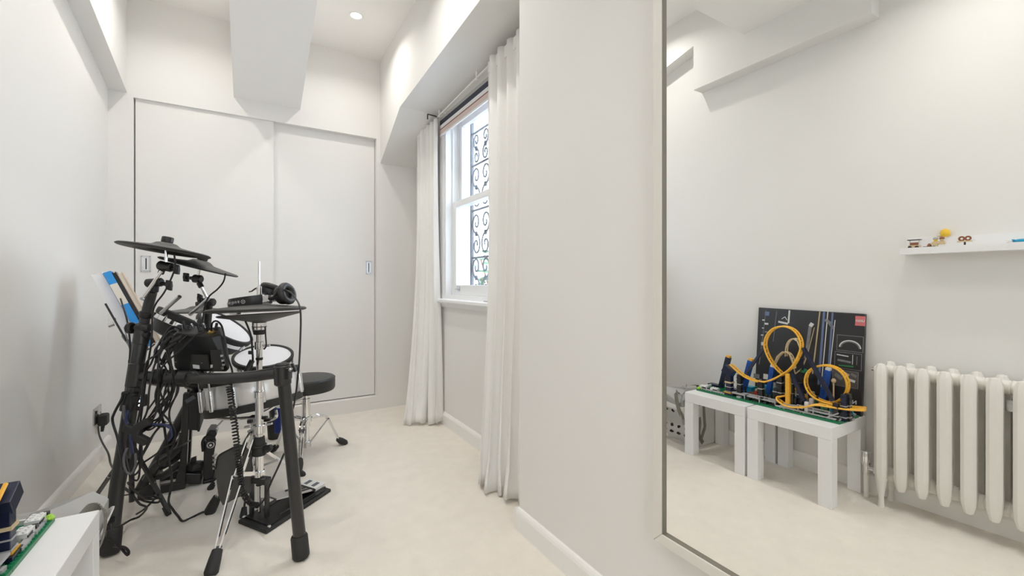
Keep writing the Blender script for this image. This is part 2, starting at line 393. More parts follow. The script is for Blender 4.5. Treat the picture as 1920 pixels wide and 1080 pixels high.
for yy, fl in ((2.42, 1), (2.60, -1), (2.80, 1), (2.99, -1), (3.17, 1), (3.34, -1)):
    for zz in (1.245, 1.625, 2.025, 2.36): scroll(yy, zz, .98 if zz < 2.3 else .7, fl)
sh = thing('shrub', 'green leafy shrub in the light well beyond the grille', 'shrub', (2.25, 3.75, -.4))
bm = nb(); bl = nb(); rnd = random.Random(3)
for i in range(9):
    a = rnd.uniform(0, 2*PI); tip = V((2.25+.28*math.cos(a), 3.75+.33*math.sin(a), rnd.uniform(1.0, 1.5)))
    tube(bm, [(2.25, 3.75, -.4), V((2.25, 3.75, .5))*.5+tip*.5+V((0, 0, -.1)), tip], .008, 5, smooth=4)
    for j in range(42):
        c = V((2.25, 3.75, .2)).lerp(tip, rnd.uniform(.35, 1)) + V([rnd.gauss(0, .08) for _ in range(3)])
        n = V([rnd.gauss(0, 1) for _ in range(3)]).normalized(); x, y, _ = frame(n)
        bl.faces.new([bl.verts.new(c + x*a_*.05 + y*b_*.022 + n*c_*.01) for a_, b_, c_ in ((-1, 0, 0), (0, -1, 1), (1, 0, 0), (0, 1, 1))])
obj('stems', bm, 'lego_brown', sh); o = obj('foliage', bl, 'leaf', sh); o['kind'] = 'stuff'

# ------------------------------------------------------- ceiling downlights (the room's lamps, plus added unseen fill lamps)
def downlight(x, y, z, label, group=None, k=1.0):
    t = thing('downlight', label, 'downlight', (x, y, z), group)
    bm = nb(); lathe(bm, (x, y, z), (0, 0, -1), [(.052, -.002), (.052, .004), (.046, .008), (.040, .006), (.036, -.002)], 32, cap=False); obj('bezel', bm, 'trim_paint', t, smooth=True)
    obj('lens', lathe(nb(), (x, y, z), (0, 0, -1), [(.036, .0015), (.026, .004), (0, .0055)], 24, cap=False), 'lamp_glow', t, smooth=True)
    L = bpy.data.lights.new('downlight_lamp', 'AREA'); L.shape = 'DISK'; L.size = .055*K; L.energy = LAMP*k; L.color = LAMP_COL; L.spread = math.radians(145)
    lo_ = bpy.data.objects.new('lamp', L); col.objects.link(lo_); lo_.parent = t; lo_.location = (0, 0, -.012)
downlight(.72, 3.56, ZC, 'lit recessed downlight in the ceiling between raking beam and window casing', k=.75)
downlight(-.42, 3.50, ZC, 'lit recessed downlight between the raking beam and left box casing', k=.85)
downlight(-.35, .55, ZS, 'lit recessed downlight in the lowered ceiling above the radiator', k=1.0)
downlight(.20, -.60, ZS, 'added unseen fill downlight in the lowered ceiling near the added back window', k=1.3)  # unseen lamp added to even out the near half
downlight(.62, 2.35, ZC, 'added unseen fill downlight in the high ceiling close to the lowered ceiling edge', k=1.3)  # unseen lamp added as fill for the middle of the room
downlight(-.42, 2.40, ZC, 'lit recessed downlight in the high ceiling above the drum rack', k=.75)
# =====================================================================  MIRROR
mi = thing('wall_mirror', 'tall wall mirror in a slim cream frame on the projecting wall', 'mirror', (XM, .2, .408))
MY0, MY1, MZ0, MZ1 = -.55, .90, .425, 2.45
fx0, fx1 = XM-.012, XR
for nm, poly in (('frame_side', [(MY1, MZ0), (MY1+.034, MZ0-.034), (MY1+.034, MZ1+.034), (MY1, MZ1)]),
                 ('frame_side', [(MY0, MZ0), (MY0-.034, MZ0-.034), (MY0-.034, MZ1+.034), (MY0, MZ1)]),
                 ('frame_rail', [(MY0, MZ0), (MY1, MZ0), (MY1+.034, MZ0-.034), (MY0-.034, MZ0-.034)]),
                 ('frame_rail', [(MY0, MZ1), (MY1, MZ1), (MY1+.034, MZ1+.034), (MY0-.034, MZ1+.034)])):
    obj(nm, prism(nb(), [(fx0, a, b_) for a, b_ in poly], (fx1-fx0, 0, 0)), 'mirror_frame', mi, bevel=.003)
mat('lip_dark', (0.22, 0.20, 0.16), 0.5)
for a, b_ in (((MY1-.0025, MZ0), (MY1, MZ1)), ((MY0, MZ0), (MY0+.0025, MZ1)), ((MY0, MZ0), (MY1, MZ0+.0018)), ((MY0, MZ1-.003), (MY1, MZ1))):
    obj('inner_lip', bx(nb(), (XM-.009, a[0], a[1]), (XM+.001, b_[0], b_[1])), 'lip_dark', mi)
obj('glass', bx(nb(), (XM, MY0-.01, MZ0-.01), (XM+.006, MY1+.01, MZ1+.01)), 'mirror_glass', mi)
# =====================================================================  WINDOW DRESSING
def curtain(name, label, top, bot, ztop, folds, amp, seed, org):
    """top, bot: plan polylines of the cloth at the heading and at the hem"""
    rnd = random.Random(seed); nu, nv = folds*14, 46
    def along(poly, s):
        ds = [(V(q)-V(p)).length for p, q in zip(poly, poly[1:])]; L = sum(ds)*s
        for (p, q), d in zip(zip(poly, poly[1:]), ds):
            if L <= d + 1e-9: return V(p).lerp(V(q), L/d), (V(q)-V(p)).normalized()
            L -= d
        return V(poly[-1]), (V(poly[-1])-V(poly[-2])).normalized()
    ph = [rnd.uniform(-.7, .7) for _ in range(folds+2)]; am = [rnd.uniform(.65, 1.25) for _ in range(folds+2)]
    bm = nb(); grid = []
    for j in range(nv+1):
        t = j/nv; row = []; e = t**3.2
        for i in range(nu+1):
            s = i/nu; a, da = along(top, s); b_, db = along(bot, s)
            p = a.lerp(b_, e); d = (da*(1-e)+db*e).normalized(); n = V((-d.y, d.x))
            f = s*folds; k = int(min(f, folds-1e-6)); w_ = am[k]*(1-(f-k)) + am[k+1]*(f-k)
            pz = ph[k]*(1-(f-k)) + ph[k+1]*(f-k)
            pleat = math.sin(2*PI*f + pz*t*2.2)
            sharp = math.copysign(abs(pleat)**(.55 if t < .08 else .85), pleat)
            A = amp*(.75 + .5*t)*w_
            off = sharp*A + .012*math.sin(5*t+3*s+seed)*t
            lat = .012*math.sin(4*PI*f+pz)*t
            z = ztop*(1-t) + .004*t
            if t > .93: z = max(.004, z + .022*(math.sin(f*2.7+seed)+1)*(t-.93)/.07*.6); off += (t-.93)/.07*.02*math.sin(f*3.1)
            row.append(bm.verts.new((p.x + n.x*off + d.x*lat, p.y + n.y*off + d.y*lat, z)))
        grid.append(row)
    for A, B in zip(grid, grid[1:]):
        for i in range(nu): bm.faces.new((A[i], A[i+1], B[i+1], B[i]))
    c = thing(name, label, 'curtain', org)
    cl = obj('cloth', bm, 'curtain_cloth', c, smooth=True)
    md = cl.modifiers.new('thick', 'SOLIDIFY'); md.thickness = .003*K
    bm = nb()                                   # stitched heading tape behind the pleats
    hp = [along(top, i/30)[0] for i in range(31)]
    prism(bm, [V((p.x, p.y, ztop-.075)) for p in hp] + [V((p.x, p.y, ztop-.002)) for p in hp[::-1]], (.004, 0, 0))
    obj('heading_tape', bm, 'curtain_cloth', c)
    return c
curtain('curtain', 'white linen curtain hanging beside the wardrobe, hem pooled on the carpet', [(1.365, 3.47), (1.355, 3.68), (1.30, 3.80)], [(1.385, 3.43), (1.29, 3.52), (1.10, 3.57)], 2.60, 4, .026, 1, (1.36, 3.65, 0))
curtain('curtain', 'white linen curtain hanging beside the projecting mirror wall', [(1.350, 2.53), (1.345, 2.28), (1.335, 1.87)], [(1.15, 2.30), (1.22, 2.12), (1.28, 1.86)], 2.665, 6, .030, 5, (1.33, 2.2, 0))
# curtain track tucked under the casing
ct = thing('curtain_track', 'slim black curtain track under the window casing', 'curtain track', (1.37, 2.8, 2.66))
tr_ = [(1.375, 1.84, 2.715), (1.375, 2.60, 2.675), (1.375, 3.55, 2.628), (1.375, 3.80, 2.50)]
obj('track', tube(nb(), [V((1.378, 1.85, 2.70)), V((1.378, 3.50, 2.625))], .006, 8), 'trim_paint', ct)
for yy in (2.0, 2.75, 3.46):
    zt = 2.75-(yy-YN)*.0483
    bm = nb(); bx(bm, (1.372, yy-.008, zt-.06), (1.384, yy+.008, zt)); obj('bracket', bm, 'trim_paint', ct)
bm = nb(); bar(bm, (1.378, 3.50, 2.628), (1.30, 3.53, 2.645), .008, .008); bar(bm, (1.30, 3.53, 2.645), (1.30, 3.53, 2.60), .008, .008, up=(1, 0, 0)); obj('return_arm', bm, 'plastic_black', ct)
# roller blind, rolled right up: cassette, navy, white, red and pink bands
rb = thing('roller_blind', 'striped roller blind rolled up at the head of the window', 'blind', (1.39, 2.9, 2.50))
by0, by1 = WY0-.02, WY1+.03
def band(nm, z0, z1, x0, x1, m): obj(nm, bx(nb(), (x0, by0, z0), (x1, by1, z1)), m, rb)
obj('roll', cyl(nb(), (1.410, by0, 2.59), (1.410, by1, 2.59), .013, seg=20), 'blind_white', rb, smooth=True)
band('navy_stripe', 2.545, 2.585, 1.392, 1.397, 'blind_navy'); band('white_stripe', 2.515, 2.545, 1.392, 1.397, 'blind_white')
band('head_stripe', 2.585, 2.612, 1.392, 1.397, 'bag_silver'); band('red_stripe', 2.505, 2.515, 1.392, 1.397, 'blind_red'); band('pink_stripe', 2.465, 2.505, 1.392, 1.397, 'blind_pink')
obj('bottom_bar', bx(nb(), (1.389, by0, 2.450), (1.400, by1, 2.465)), 'blind_white', rb)
for yy in (by0-.008, by1): obj('bracket', bx(nb(), (1.392, yy, 2.545), (XW, yy+.008, 2.62)), 'trim_paint', rb)
# =====================================================================  LOW TABLES AND THE COASTER (left wall, seen in the mirror)
TT = .433
def low_table(y0, y1, label):
    x0, x1 = -.853, -.435; t = thing('side_table', label, 'table', ((x0+x1)/2, (y0+y1)/2, 0), 'low white tables along the left wall'); L = .066
    obj('table_top', bx(nb(), (x0, y0, TT-.068), (x1, y1, TT)), 'table_white', t, bevel=.003)
    for xa in (x0, x1-L):
        for ya in (y0, y1-L): obj('leg', bx(nb(), (xa, ya, 0), (xa+L, ya+L, TT-.068)), 'table_white', t, bevel=.002)
low_table(1.545, 1.978, 'square white low table beside the patterned bag')
low_table(1.075, 1.530, 'square white low table beside the radiator valve')
# ---- box standing behind the coaster
def lean(y, s):                                 # point on the leaning box: s = height along the box above the table
    return V((-.800 - s*.085, y, TT + s*.996))
bt = thing('toy_set_box', 'large black toy set box with product pictures leaning on the wall', 'box', (-.80, 1.38, TT))
BY0, BY1, BH = 1.078, 1.69, .60
bm = nb(); nrm = V((.996, 0, .085))
prism(bm, [lean(BY0, 0), lean(BY1, 0), lean(BY1, BH), lean((BY0+BY1)/2, BH-.004), lean(BY0, BH-.008)], nrm*-.03); body = obj('carton', bm, 'box_black', bt, bevel=.004)
def pic(nm, y0, y1, s0, s1, m, par=None, lift=.0015):
    bm = nb(); prism(bm, [lean(y0, s0), lean(y1, s0), lean(y1, s1), lean(y0, s1)], nrm*lift); return obj(nm, bm, m, par or body)
def strip(nm, pts, wd, m, lift=.0015):           # flat printed line across the box
    bm = nb()
    for (ya, sa), (yb, sb) in zip(pts, pts[1:]):
        A, B = lean(ya, sa), lean(yb, sb); d = (B-A).normalized(); x = d.cross(nrm).normalized()*wd/2
        prism(bm, [A-x, B-x, B+x, A+x], nrm*lift)
    return obj(nm, bm, m, body)
def by(u): return Rx(u, 650, -.82).y             # pixel column in the mirror -> place along the box
def bs(u, v): return (Rx(u, v, -.835).z - TT)/.996
pic('logo', by(1619), by(1600), bs(1610, 611), bs(1610, 593), 'logo_pink')
text_mesh('LEGO', .017, 'print_white', 'lettering', body, lean((by(1619)+by(1600))/2, bs(1610, 602)) + nrm*.003, (0, 1, 0), lean(0, 1)-lean(0, 0), .0006, .0006)
for k, (u0, u1, v0, v1, m) in enumerate(((1567, 1617, 627, 656, 'print_dim'), (1564, 1615, 658, 688, 'print_dim'), (1561, 1610, 690, 720, 'box_pic'))):
    q = pic('picture_panel', by(u1), by(u0), bs(u0, v1), bs(u0, v0), 'print_dim'); pic('picture', by(u1)+.003, by(u0)-.003, bs(u0, v1)+.003, bs(u0, v0)-.003, 'box_black' if k < 2 else 'box_pic', lift=.0024)
ca, cs_ = by(1592), bs(1592, 652)
strip('printed_arch', [(ca + .052*math.cos(a*PI/12), cs_ + .042*math.sin(a*PI/12)) for a in range(13)], .007, 'print_white', .003)
strip('printed_arch', [(ca + .044*math.cos(a*PI/12), cs_ + .034*math.sin(a*PI/12)) for a in range(13)], .003, 'print_dim', .003)
for u0, v0, u1, v1, wd, m in ((1568, 664, 1590, 668, .006, 'print_white'), (1570, 674, 1595, 679, .012, 'print_dim'), (1572, 684, 1600, 687, .008, 'print_green'), (1598, 665, 1598, 683, .003, 'print_white'), (1606, 668, 1606, 684, .003, 'print_dim'),
                              (1566, 700, 1580, 710, .02, 'print_dim'), (1582, 698, 1592, 704, .018, 'page_tan'), (1590, 710, 1604, 715, .014, 'print_white'), (1596, 700, 1606, 706, .014, 'print_dim')):
    strip('printed_detail', [(by(u0), bs(u0, v0)), (by(u1), bs(u1, v1))], wd, m, .0034)
# printed lift tower and rails
for u0, v0, u1, v1, wd, m in ((1533, 584, 1524, 700, .007, 'print_tan'), (1541, 584, 1536, 720, .012, 'print_blue'), (1548, 584, 1541, 725, .005, 'print_white'), (1557, 586, 1553, 700, .010, 'print_blue'), (1562, 600, 1556, 690, .004, 'print_white'),
                              (1516, 612, 1510, 672, .018, 'print_dim'), (1520, 606, 1516, 612, .022, 'print_white'), (1524, 614, 1512, 670, .004, 'print_tan'), (1545, 598, 1560, 616, .016, 'print_dim'), (1543, 600, 1556, 606, .014, 'print_dim'),
                              (1432, 582, 1424, 682, .003, 'print_dim'), (1452, 584, 1448, 640, .003, 'print_dim')):
    strip('printed_rail', [(by(u0), bs(u0, v0)), (by(u1), bs(u1, v1))], wd, m)
strip('printed_track', [(by(u), bs(u, v)) for u, v in ((1450, 690), (1456, 668), (1466, 659), (1478, 662), (1486, 680), (1492, 700), (1504, 690), (1512, 668))], .007, 'print_tan', .002)
strip('printed_track', [(by(u), bs(u, v)) for u, v in ((1473, 652), (1477, 640), (1485, 635), (1494, 640), (1498, 652))], .006, 'print_white', .002)
for u, v, w_, h_, m in ((1434, 588, .03, .028, 'print_blue'), (1428, 600, .016, .008, 'print_white'), (1434, 607, .024, .012, 'print_white'), (1428, 615, .014, .007, 'print_white'), (1434, 622, .020, .010, 'print_dim'), (1427, 628, .016, .008, 'print_white'), (1428, 644, .016, .022, 'print_white'), (1420, 704, .04, .03, 'print_dim'), (1437, 705, .03, .035, 'page_cream')):
    pic('printed_piece', by(u)-w_/2, by(u)+w_/2, bs(u, v)-h_/2, bs(u, v)+h_/2, m)
strip('printed_coaster', [(by(1456), bs(1456, 603)), (by(1474), bs(1474, 607))], .012, 'print_white', .002)
strip('printed_coaster', [(by(1475), bs(1475, 606)), (by(1476), bs(1476, 582))], .010, 'print_white', .002)
strip('printed_coaster', [(by(1462), bs(1462, 598)), (by(1468), bs(1468, 594)), (by(1472), bs(1472, 600))], .004, 'print_white', .002)
text_mesh('NG', .030, 'print_white', 'lettering', body, lean(by(1600), bs(1600, 752)) + nrm*.003, (0, 1, 0), lean(0, 1)-lean(0, 0), .0006, .001)

# ---- the coaster model on its green plates
PT = TT + .012                                   # top of the base plates
lc = thing('toy_roller_coaster', 'brick-built toy roller coaster with orange loops on green base plates', 'toy', (-.66, 1.50, TT))
plates = []
for y0, y1 in ((1.08, 1.372), (1.374, 1.665), (1.667, 1.958)):
    p_ = obj('base_plate', bx(nb(), (-.78, y0, TT), (-.537, y1, PT)), 'lego_green', lc); plates.append((p_, y0, y1))
# studs: the rows towards the room and the far plate, as one stuff mesh for each plate
for p_, y0, y1 in plates:
    bm = nb(); st_ = .0183
    for i in range(int((y1-y0)/st_)):
        for j in range(13):
            c = V((-.537-.009-j*st_, y0+.009+i*st_, PT)); lathe(bm, c, (0, 0, 1), [(.0054, 0), (.0054, .0036)], 6)
    o = obj('studs', bm, 'lego_green', p_); o['kind'] = 'stuff'
def brick(par, x, y, z, sx, sy, sz, m, name='brick', studs=True):
    bm = nb(); bx(bm, (x-sx/2, y-sy/2, z), (x+sx/2, y+sy/2, z+sz))
    if studs:
        nx, ny = max(1, int(sx/.0165)), max(1, int(sy/.0165))
        if nx*ny <= 8:
            for i in range(nx):
                for j in range(ny): lathe(bm, (x-sx/2+sx*(i+.5)/nx, y-sy/2+sy*(j+.5)/ny, z+sz), (0, 0, 1), [(.0052, 0), (.0052, .0038)], 6)
    return obj(name, bm, m, par)
# orange tracks: two rails with sleepers
def track(name, pts, side, n=10, gauge=.030, r=.0055, m='lego_yellow'):
    path = smooth_path(pts, n); side = V(side).normalized(); bm = nb(); A, B = [], []
    for i, p in enumerate(path):
        d = (path[min(i+1, len(path)-1)]-path[max(i-1, 0)]).normalized(); s = (side - d*side.dot(d)).normalized()
        A.append(p - s*gauge/2); B.append(p + s*gauge/2)
    tube(bm, A, r, 6); tube(bm, B, r, 6)
    t = obj(name, bm, m, lc, smooth=True); bm = nb(); acc = 0
    for i in range(1, len(path)):
        acc += (path[i]-path[i-1]).length
        if acc > .026: acc = 0; bar(bm, A[i], B[i], .008, .005)
    o = obj('sleepers', bm, m, t); o['kind'] = 'stuff'
    return t
RX = lambda u, v, x: Rx(u, v, x)
def loop_pts(pxs, x0, x1):
    n = len(pxs)-1; return [RX(u, v, x0 + (x1-x0)*i/n) for i, (u, v) in enumerate(pxs)]
XT = V((1, 0, 0))
track('loop_track', loop_pts([(1370, 683), (1392, 702), (1414, 713), (1432, 716), (1450, 711), (1468, 702), (1484, 690), (1496, 672), (1503, 652), (1500, 633), (1488, 618), (1470, 612), (1452, 616), (1440, 628), (1435, 644), (1438, 660), (1447, 678), (1458, 692), (1470, 703)], -.585, -.66), XT, 6)
track('loop_track', loop_pts([(1488, 722), (1498, 734), (1512, 744), (1532, 753), (1554, 756), (1574, 750), (1587, 736), (1590, 720), (1584, 704), (1570, 691), (1550, 685), (1530, 688), (1516, 698), (1511, 714), (1515, 730), (1527, 744), (1546, 753), (1566, 758)], -.70, -.60), XT, 6)
track('run_track', [RX(u, v, x) for u, v, x in ((1486, 745, -.63), (1472, 742, -.60), (1460, 747, -.575), (1466, 755, -.560), (1482, 762, -.552), (1508, 763, -.552), (1530, 759, -.56), (1556, 762, -.57), (1590, 767, -.585), (1622, 769, -.60))], XT, 6, gauge=.034)
for u, v, x in ((1622, 764, -.645),):
    track('run_track', [RX(1560, 756, -.60), RX(1590, 762, -.64), RX(1622, 765, -.645)], XT, 6)
# white lift chain track behind
track('lift_track', loop_pts([(1448, 700), (1453, 682), (1461, 668), (1472, 660), (1482, 664), (1488, 676), (1490, 690)], -.74, -.74), XT, 6, gauge=.024, r=.004, m='lego_tan')
track('lift_track', loop_pts([(1474, 668), (1476, 648), (1483, 637), (1494, 636), (1500, 648)], -.745, -.745), XT, 5, gauge=.024, r=.004, m='lego_tan')
# dark blue and blue leaning pylons with a light cap
def pylon(u0, v0, u1, v1, x, m, cap, wd=.032):
    a, b_ = RX(u0, v0, x), RX(u1, v1, x); a.z = max(a.z, PT); d = (b_-a).normalized()
    p_ = obj('pylon', bar(nb(), a - d*.0, b_, wd, wd, up=(1, 0, 0)), m, lc, bevel=.003)
    obj('cap', bar(nb(), b_, b_+d*.014, wd*.8, wd*.8, up=(1, 0, 0)), cap, p_)
    bm = nb(); x_ = V((1, 0, 0))
    for k in range(int((b_-a).length/.0165)):
        c = a + d*(.008+.0165*k); lathe(bm, c + x_*wd/2, (1, 0, 0), [(.0052, 0), (.0052, .0036)], 6)
    o = obj('side_studs', bm, m, p_); o['kind'] = 'stuff'
pylon(1352, 728, 1366, 670, -.72, 'lego_navy', 'lego_yellow'); pylon(1394, 730, 1408, 676, -.66, 'lego_blue', 'lego_yellow')
pylon(1441, 738, 1449, 688, -.67, 'lego_blue', 'lego_white', .028); pylon(1542, 748, 1553, 694, -.73, 'lego_blue', 'lego_white', .03)
# black raking struts
def strut(u0, v0, x0, u1, v1, x1, wd=.020, m='lego_navy'):
    obj('strut', bar(nb(), RX(u0, v0, x0), RX(u1, v1, x1), wd, wd*.8, up=(1, 0, 0)), m, lc)
strut(1506, 652, -.61, 1562, 752, -.60); strut(1484, 700, -.58, 1508, 752, -.58); strut(1434, 650, -.66, 1392, 712, -.60, .016); strut(1503, 672, -.66, 1506, 700, -.68, .012)
strut(1512, 705, -.68, 1520, 752, -.66, .014, 'lego_black')
# dark supports standing along the plate
def support(u, vt, x, wd=.028, m='lego_black'):
    tp = RX(u, vt, x); y = tp.y; z = PT; p_ = None; h = tp.z-PT; n = max(1, int(round(h/.0215)))
    bm = nb(); bx(bm, (x-wd/2, y-wd/2, PT), (x+wd/2, y+wd/2, tp.z)); p_ = obj('support_column', bm, m, lc)
    for k in range(1, n):
        zz = PT + h*k/n; obj('course', bx(nb(), (x-wd/2-.002, y-wd/2-.002, zz-.003), (x+wd/2+.002, y+wd/2+.002, zz+.003)), 'lego_grey' if k % 3 == 1 else m, p_)
    return p_
for u, v, x, m in ((1387, 702, -.585, 'lego_black'), (1427, 716, -.585, 'lego_black'), (1463, 705, -.60, 'lego_black'), (1456, 728, -.60, 'lego_black'), (1468, 730, -.62, 'lego_navy'), (1500, 718, -.62, 'lego_navy'), (1568, 756, -.57, 'lego_black'), (1583, 740, -.59, 'lego_navy'), (1590, 738, -.61, 'lego_black'), (1484, 706, -.64, 'lego_black')):
    support(u, v, x, .026, m)
# orange pillar in the middle
a = RX(1478, 701, -.575); pl = obj('pillar', bx(nb(), (-.588, a.y-.011, PT), (-.562, a.y+.011, a.z)), 'lego_yellow', lc)
bm = nb()
for k in range(9): lathe(bm, (-.562, a.y, PT+.012+k*(a.z-PT-.02)/9), (1, 0, 0), [(.006, 0), (.006, .003)], 6)
o = obj('side_studs', bm, 'lego_yellow', pl); o['kind'] = 'stuff'
# station: azure walls, grey walkways, white balustrade bricks
for u, v, x, sy, sz, m in ((1404, 728, -.73, .07, .05, 'lego_azure'), (1438, 730, -.74, .10, .075, 'lego_azure'), (1470, 738, -.74, .08, .06, 'lego_azure'), (1500, 745, -.72, .07, .05, 'lego_azure'), (1415, 726, -.64, .05, .02, 'lego_white'), (1410, 722, -.66, .03, .03, 'lego_brown'), (1530, 745, -.74, .10, .05, 'lego_grey'), (1384, 735, -.70, .12, .018, 'lego_navy'), (1340, 722, -.72, .08, .016, 'lego_navy'), (1398, 736, -.68, .10, .012, 'lego_blue')):
    c = RX(u, v, x); brick(lc, x, c.y, PT, .05, sy, sz, m, 'station_wall')
for y0, y1 in ((1.42, 1.50), (1.52, 1.60), (1.62, 1.70), (1.12, 1.24), (1.27, 1.38)):
    obj('walkway', bx(nb(), (-.600, y0, PT+.022), (-.552, y1, PT+.030)), 'lego_grey', lc); 
    for yy in (y0+.012, y1-.012): obj('walkway_post', bx(nb(), (-.585, yy-.008, PT), (-.567, yy+.008, PT+.022)), 'lego_black', lc)
obj('lower_rail', bx(nb(), (-.556, 1.10, PT+.004), (-.545, 1.42, PT+.012)), 'lego_grey', lc)
# small light grey car blocks at the plate end (also seen directly at the table)
for x, y in ((-.570, 1.920), (-.570, 1.835)):
    b_ = brick(lc, x, y, PT, .034, .052, .026, 'lego_white', 'platform_block'); obj('clip', bx(nb(), (x+.004, y+.028, PT+.010), (x+.020, y+.046, PT+.022)), 'lego_black', b_)
    obj('stripe', bx(nb(), (x+.016, y-.026, PT+.012), (x+.0185, y+.006, PT+.020)), 'lego_black', b_)
for y in (1.875, 1.78): obj('rail_piece', bx(nb(), (-.56, y-.03, PT), (-.545, y+.03, PT+.012)), 'lego_grey', lc)
obj('fence', bx(nb(), (-.76, 1.945, PT), (-.60, 1.955, PT+.014)), 'lego_white', lc); obj('bush', lathe(nb(), (-.545, 1.945, PT), (0, 0, 1), [(.010, 0), (.013, .006), (.006, .016), (0, .018)], 8), 'lego_lime', lc)
# front-edge details
for k in range(16):
    y = 1.09 + k*.055; rnd = random.Random(k)
    obj('edge_piece', bx(nb(), (-.560-rnd.uniform(0, .02), y, PT), (-.547, y+rnd.uniform(.015, .04), PT+rnd.uniform(.006, .016))), rnd.choice(['lego_black', 'lego_grey', 'lego_black', 'lego_navy', 'lego_white']), lc)
# launch track at the far end (lower left of the photograph): dark ramp with an orange ladder
tw = obj('track_tower', bx(nb(), (-.592, 1.712, PT), (-.556, 1.748, .580)), 'lego_navy', lc, bevel=.002)
obj('ring', bx(nb(), (-.596, 1.708, .528), (-.552, 1.752, .538)), 'lego_tan', tw); obj('tower_head', obox(nb(), (-.576, 1.735, .608), (1, 0, 0), (0, .85, .5), (0, -.5, .85), .052, .07, .05), 'lego_navy', tw, bevel=.002)
for z0 in (.470, .500): obj('course', bx(nb(), (-.595, 1.709, z0), (-.553, 1.751, z0+.004)), 'lego_grey', tw)
obj('tower_foot', bx(nb(), (-.605, 1.70, PT), (-.548, 1.765, PT+.016)), 'lego_black', tw); obj('foot_stripe', bx(nb(), (-.600, 1.71, PT+.016), (-.552, 1.76, PT+.022)), 'lego_yellow', tw)
# queue house, rides and machinery crowding the plates
rnd = random.Random(31)
for k in range(64):
    x = rnd.uniform(-.765, -.565); y = rnd.uniform(1.10, 1.66); sx, sy, sz = rnd.choice([(.018, .018, .022), (.018, .036, .022), (.018, .018, .044), (.018, .054, .008), (.012, .012, .060), (.036, .036, .010)])
    brick(lc, x, y, PT, sx, sy, sz*rnd.choice([1, 1, 1.5, 2]), rnd.choice(['lego_black', 'lego_black', 'lego_grey', 'lego_grey', 'lego_white', 'lego_navy', 'lego_azure', 'lego_tan', 'lego_brown', 'lego_green']), studs=sz < .03)
for k in range(7):
    y = 1.13+k*.085; obj('thin_post', bx(nb(), (-.608, y-.004, PT), (-.600, y+.004, PT+.075+.03*(k % 2))), 'lego_black', lc)
for y0, y1 in ((1.13, 1.30), (1.42, 1.62)): obj('handrail', bx(nb(), (-.556, y0, PT+.040), (-.551, y1, PT+.044)), 'lego_grey', lc)
for y in (1.135, 1.215, 1.295, 1.425, 1.52, 1.615): obj('rail_post', bx(nb(), (-.556, y-.003, PT), (-.551, y+.003, PT+.042)), 'lego_grey', lc)
# trees, sign and figures round the loops
def figure(u, v, x, torso, head='lego_tan', legs='lego_black'):
    c = RX(u, v, x); z = PT+.012; f = obj('toy_figure', bx(nb(), (x-.006, c.y-.009, z), (x+.006, c.y+.009, z+.020)), legs, lc)
    bm = nb(); prism(bm, [(x-.006, c.y-.011, z+.020), (x-.006, c.y+.011, z+.020), (x-.006, c.y+.007, z+.042), (x-.006, c.y-.007, z+.042)], (.012, 0, 0)); obj('torso', bm, torso, f)
    obj('head', lathe(nb(), (x, c.y, z+.042), (0, 0, 1), [(.004, 0), (.0065, .002), (.0065, .012), (.004, .014)], 10), head, f)
    obj('plinth', bx(nb(), (x-.012, c.y-.012, PT), (x+.012, c.y+.012, z)), 'lego_grey', f)
for u, v, x, t_ in ((1566, 740, -.63, 'lego_grey'), (1596, 745, -.64, 'lego_azure'), (1578, 745, -.68, 'lego_red'), (1500, 735, -.66, 'lego_white'), (1536, 740, -.70, 'lego_tan'), (1470, 728, -.67, 'lego_white'), (1418, 735, -.62, 'lego_red')): figure(u, v, x, t_)
c = RX(1507, 695, -.69); obj('sign_post', bx(nb(), (-.695, c.y-.004, PT), (-.687, c.y+.004, c.z)), 'lego_black', lc); obj('green_sign', lathe(nb(), (-.69, c.y, c.z), (0, 0, 1), [(.004, -.012), (.020, -.010), (.022, .004), (.010, .012), (0, .014)], 8), 'lego_green', lc)
c = RX(1563, 718, -.66); obj('balloon', lathe(nb(), (-.66, c.y, c.z), (0, 0, 1), [(0, 0), (.010, .004), (.013, .014), (.008, .024), (0, .027)], 10), 'lego_tan', lc); obj('balloon_post', cyl(nb(), (-.66, c.y, PT), (-.66, c.y, c.z), .004, seg=6), 'lego_tan', lc)
for u, v in ((1590, 775), (1610, 778)): pass
bm = nb(); bar(bm, (-.553, 1.16, PT), (-.553, 1.09, PT+.045), .006, .006, up=(1, 0, 0)); bar(bm, (-.553, 1.09, PT+.003), (-.70, 1.09, PT+.04), .008, .008); obj('end_brace', bm, 'lego_grey', lc)

# =====================================================================  PATTERNED BAG
bg = thing('shopping_bag', 'white laminated bag with small black marks and grey handles, under the table end', 'bag', (-.70, 2.19, 0))
X0, X1, Y0, Y1 = -.845, -.535, 2.00, 2.43
rnd = random.Random(11)
def bag_ring(z, sx, sy, cx, cy, wob, n=40):
    out_ = []
    for i in range(n):
        a = 2*PI*i/n; c_, s_ = math.cos(a), math.sin(a); e = .28
        x = math.copysign(abs(c_)**e, c_)*sx; y = math.copysign(abs(s_)**e, s_)*sy
        wv = wob*(math.sin(3*a+z*9)+.6*math.sin(7*a+z*17))
        out_.append(V((cx+x*(1+wv), cy+y*(1+wv), z + wob*.30*math.sin(2*a+1)+wob*.25*math.sin(5*a))))
    return out_
bm = nb(); rings = []
prof = [(0.0, .12, .145, .0), (.02, .13, .150, .01), (.10, .152, .152, .015), (.20, .178, .152, .02), (.28, .198, .152, .02), (.315, .203, .150, .03)]
for z, sx, sy, wb_ in prof: rings.append([bm.verts.new(p) for p in bag_ring(z, sx, sy, -.735+.09*z/.33, 2.135, wb_)])
bm.faces.new(rings[0][::-1])
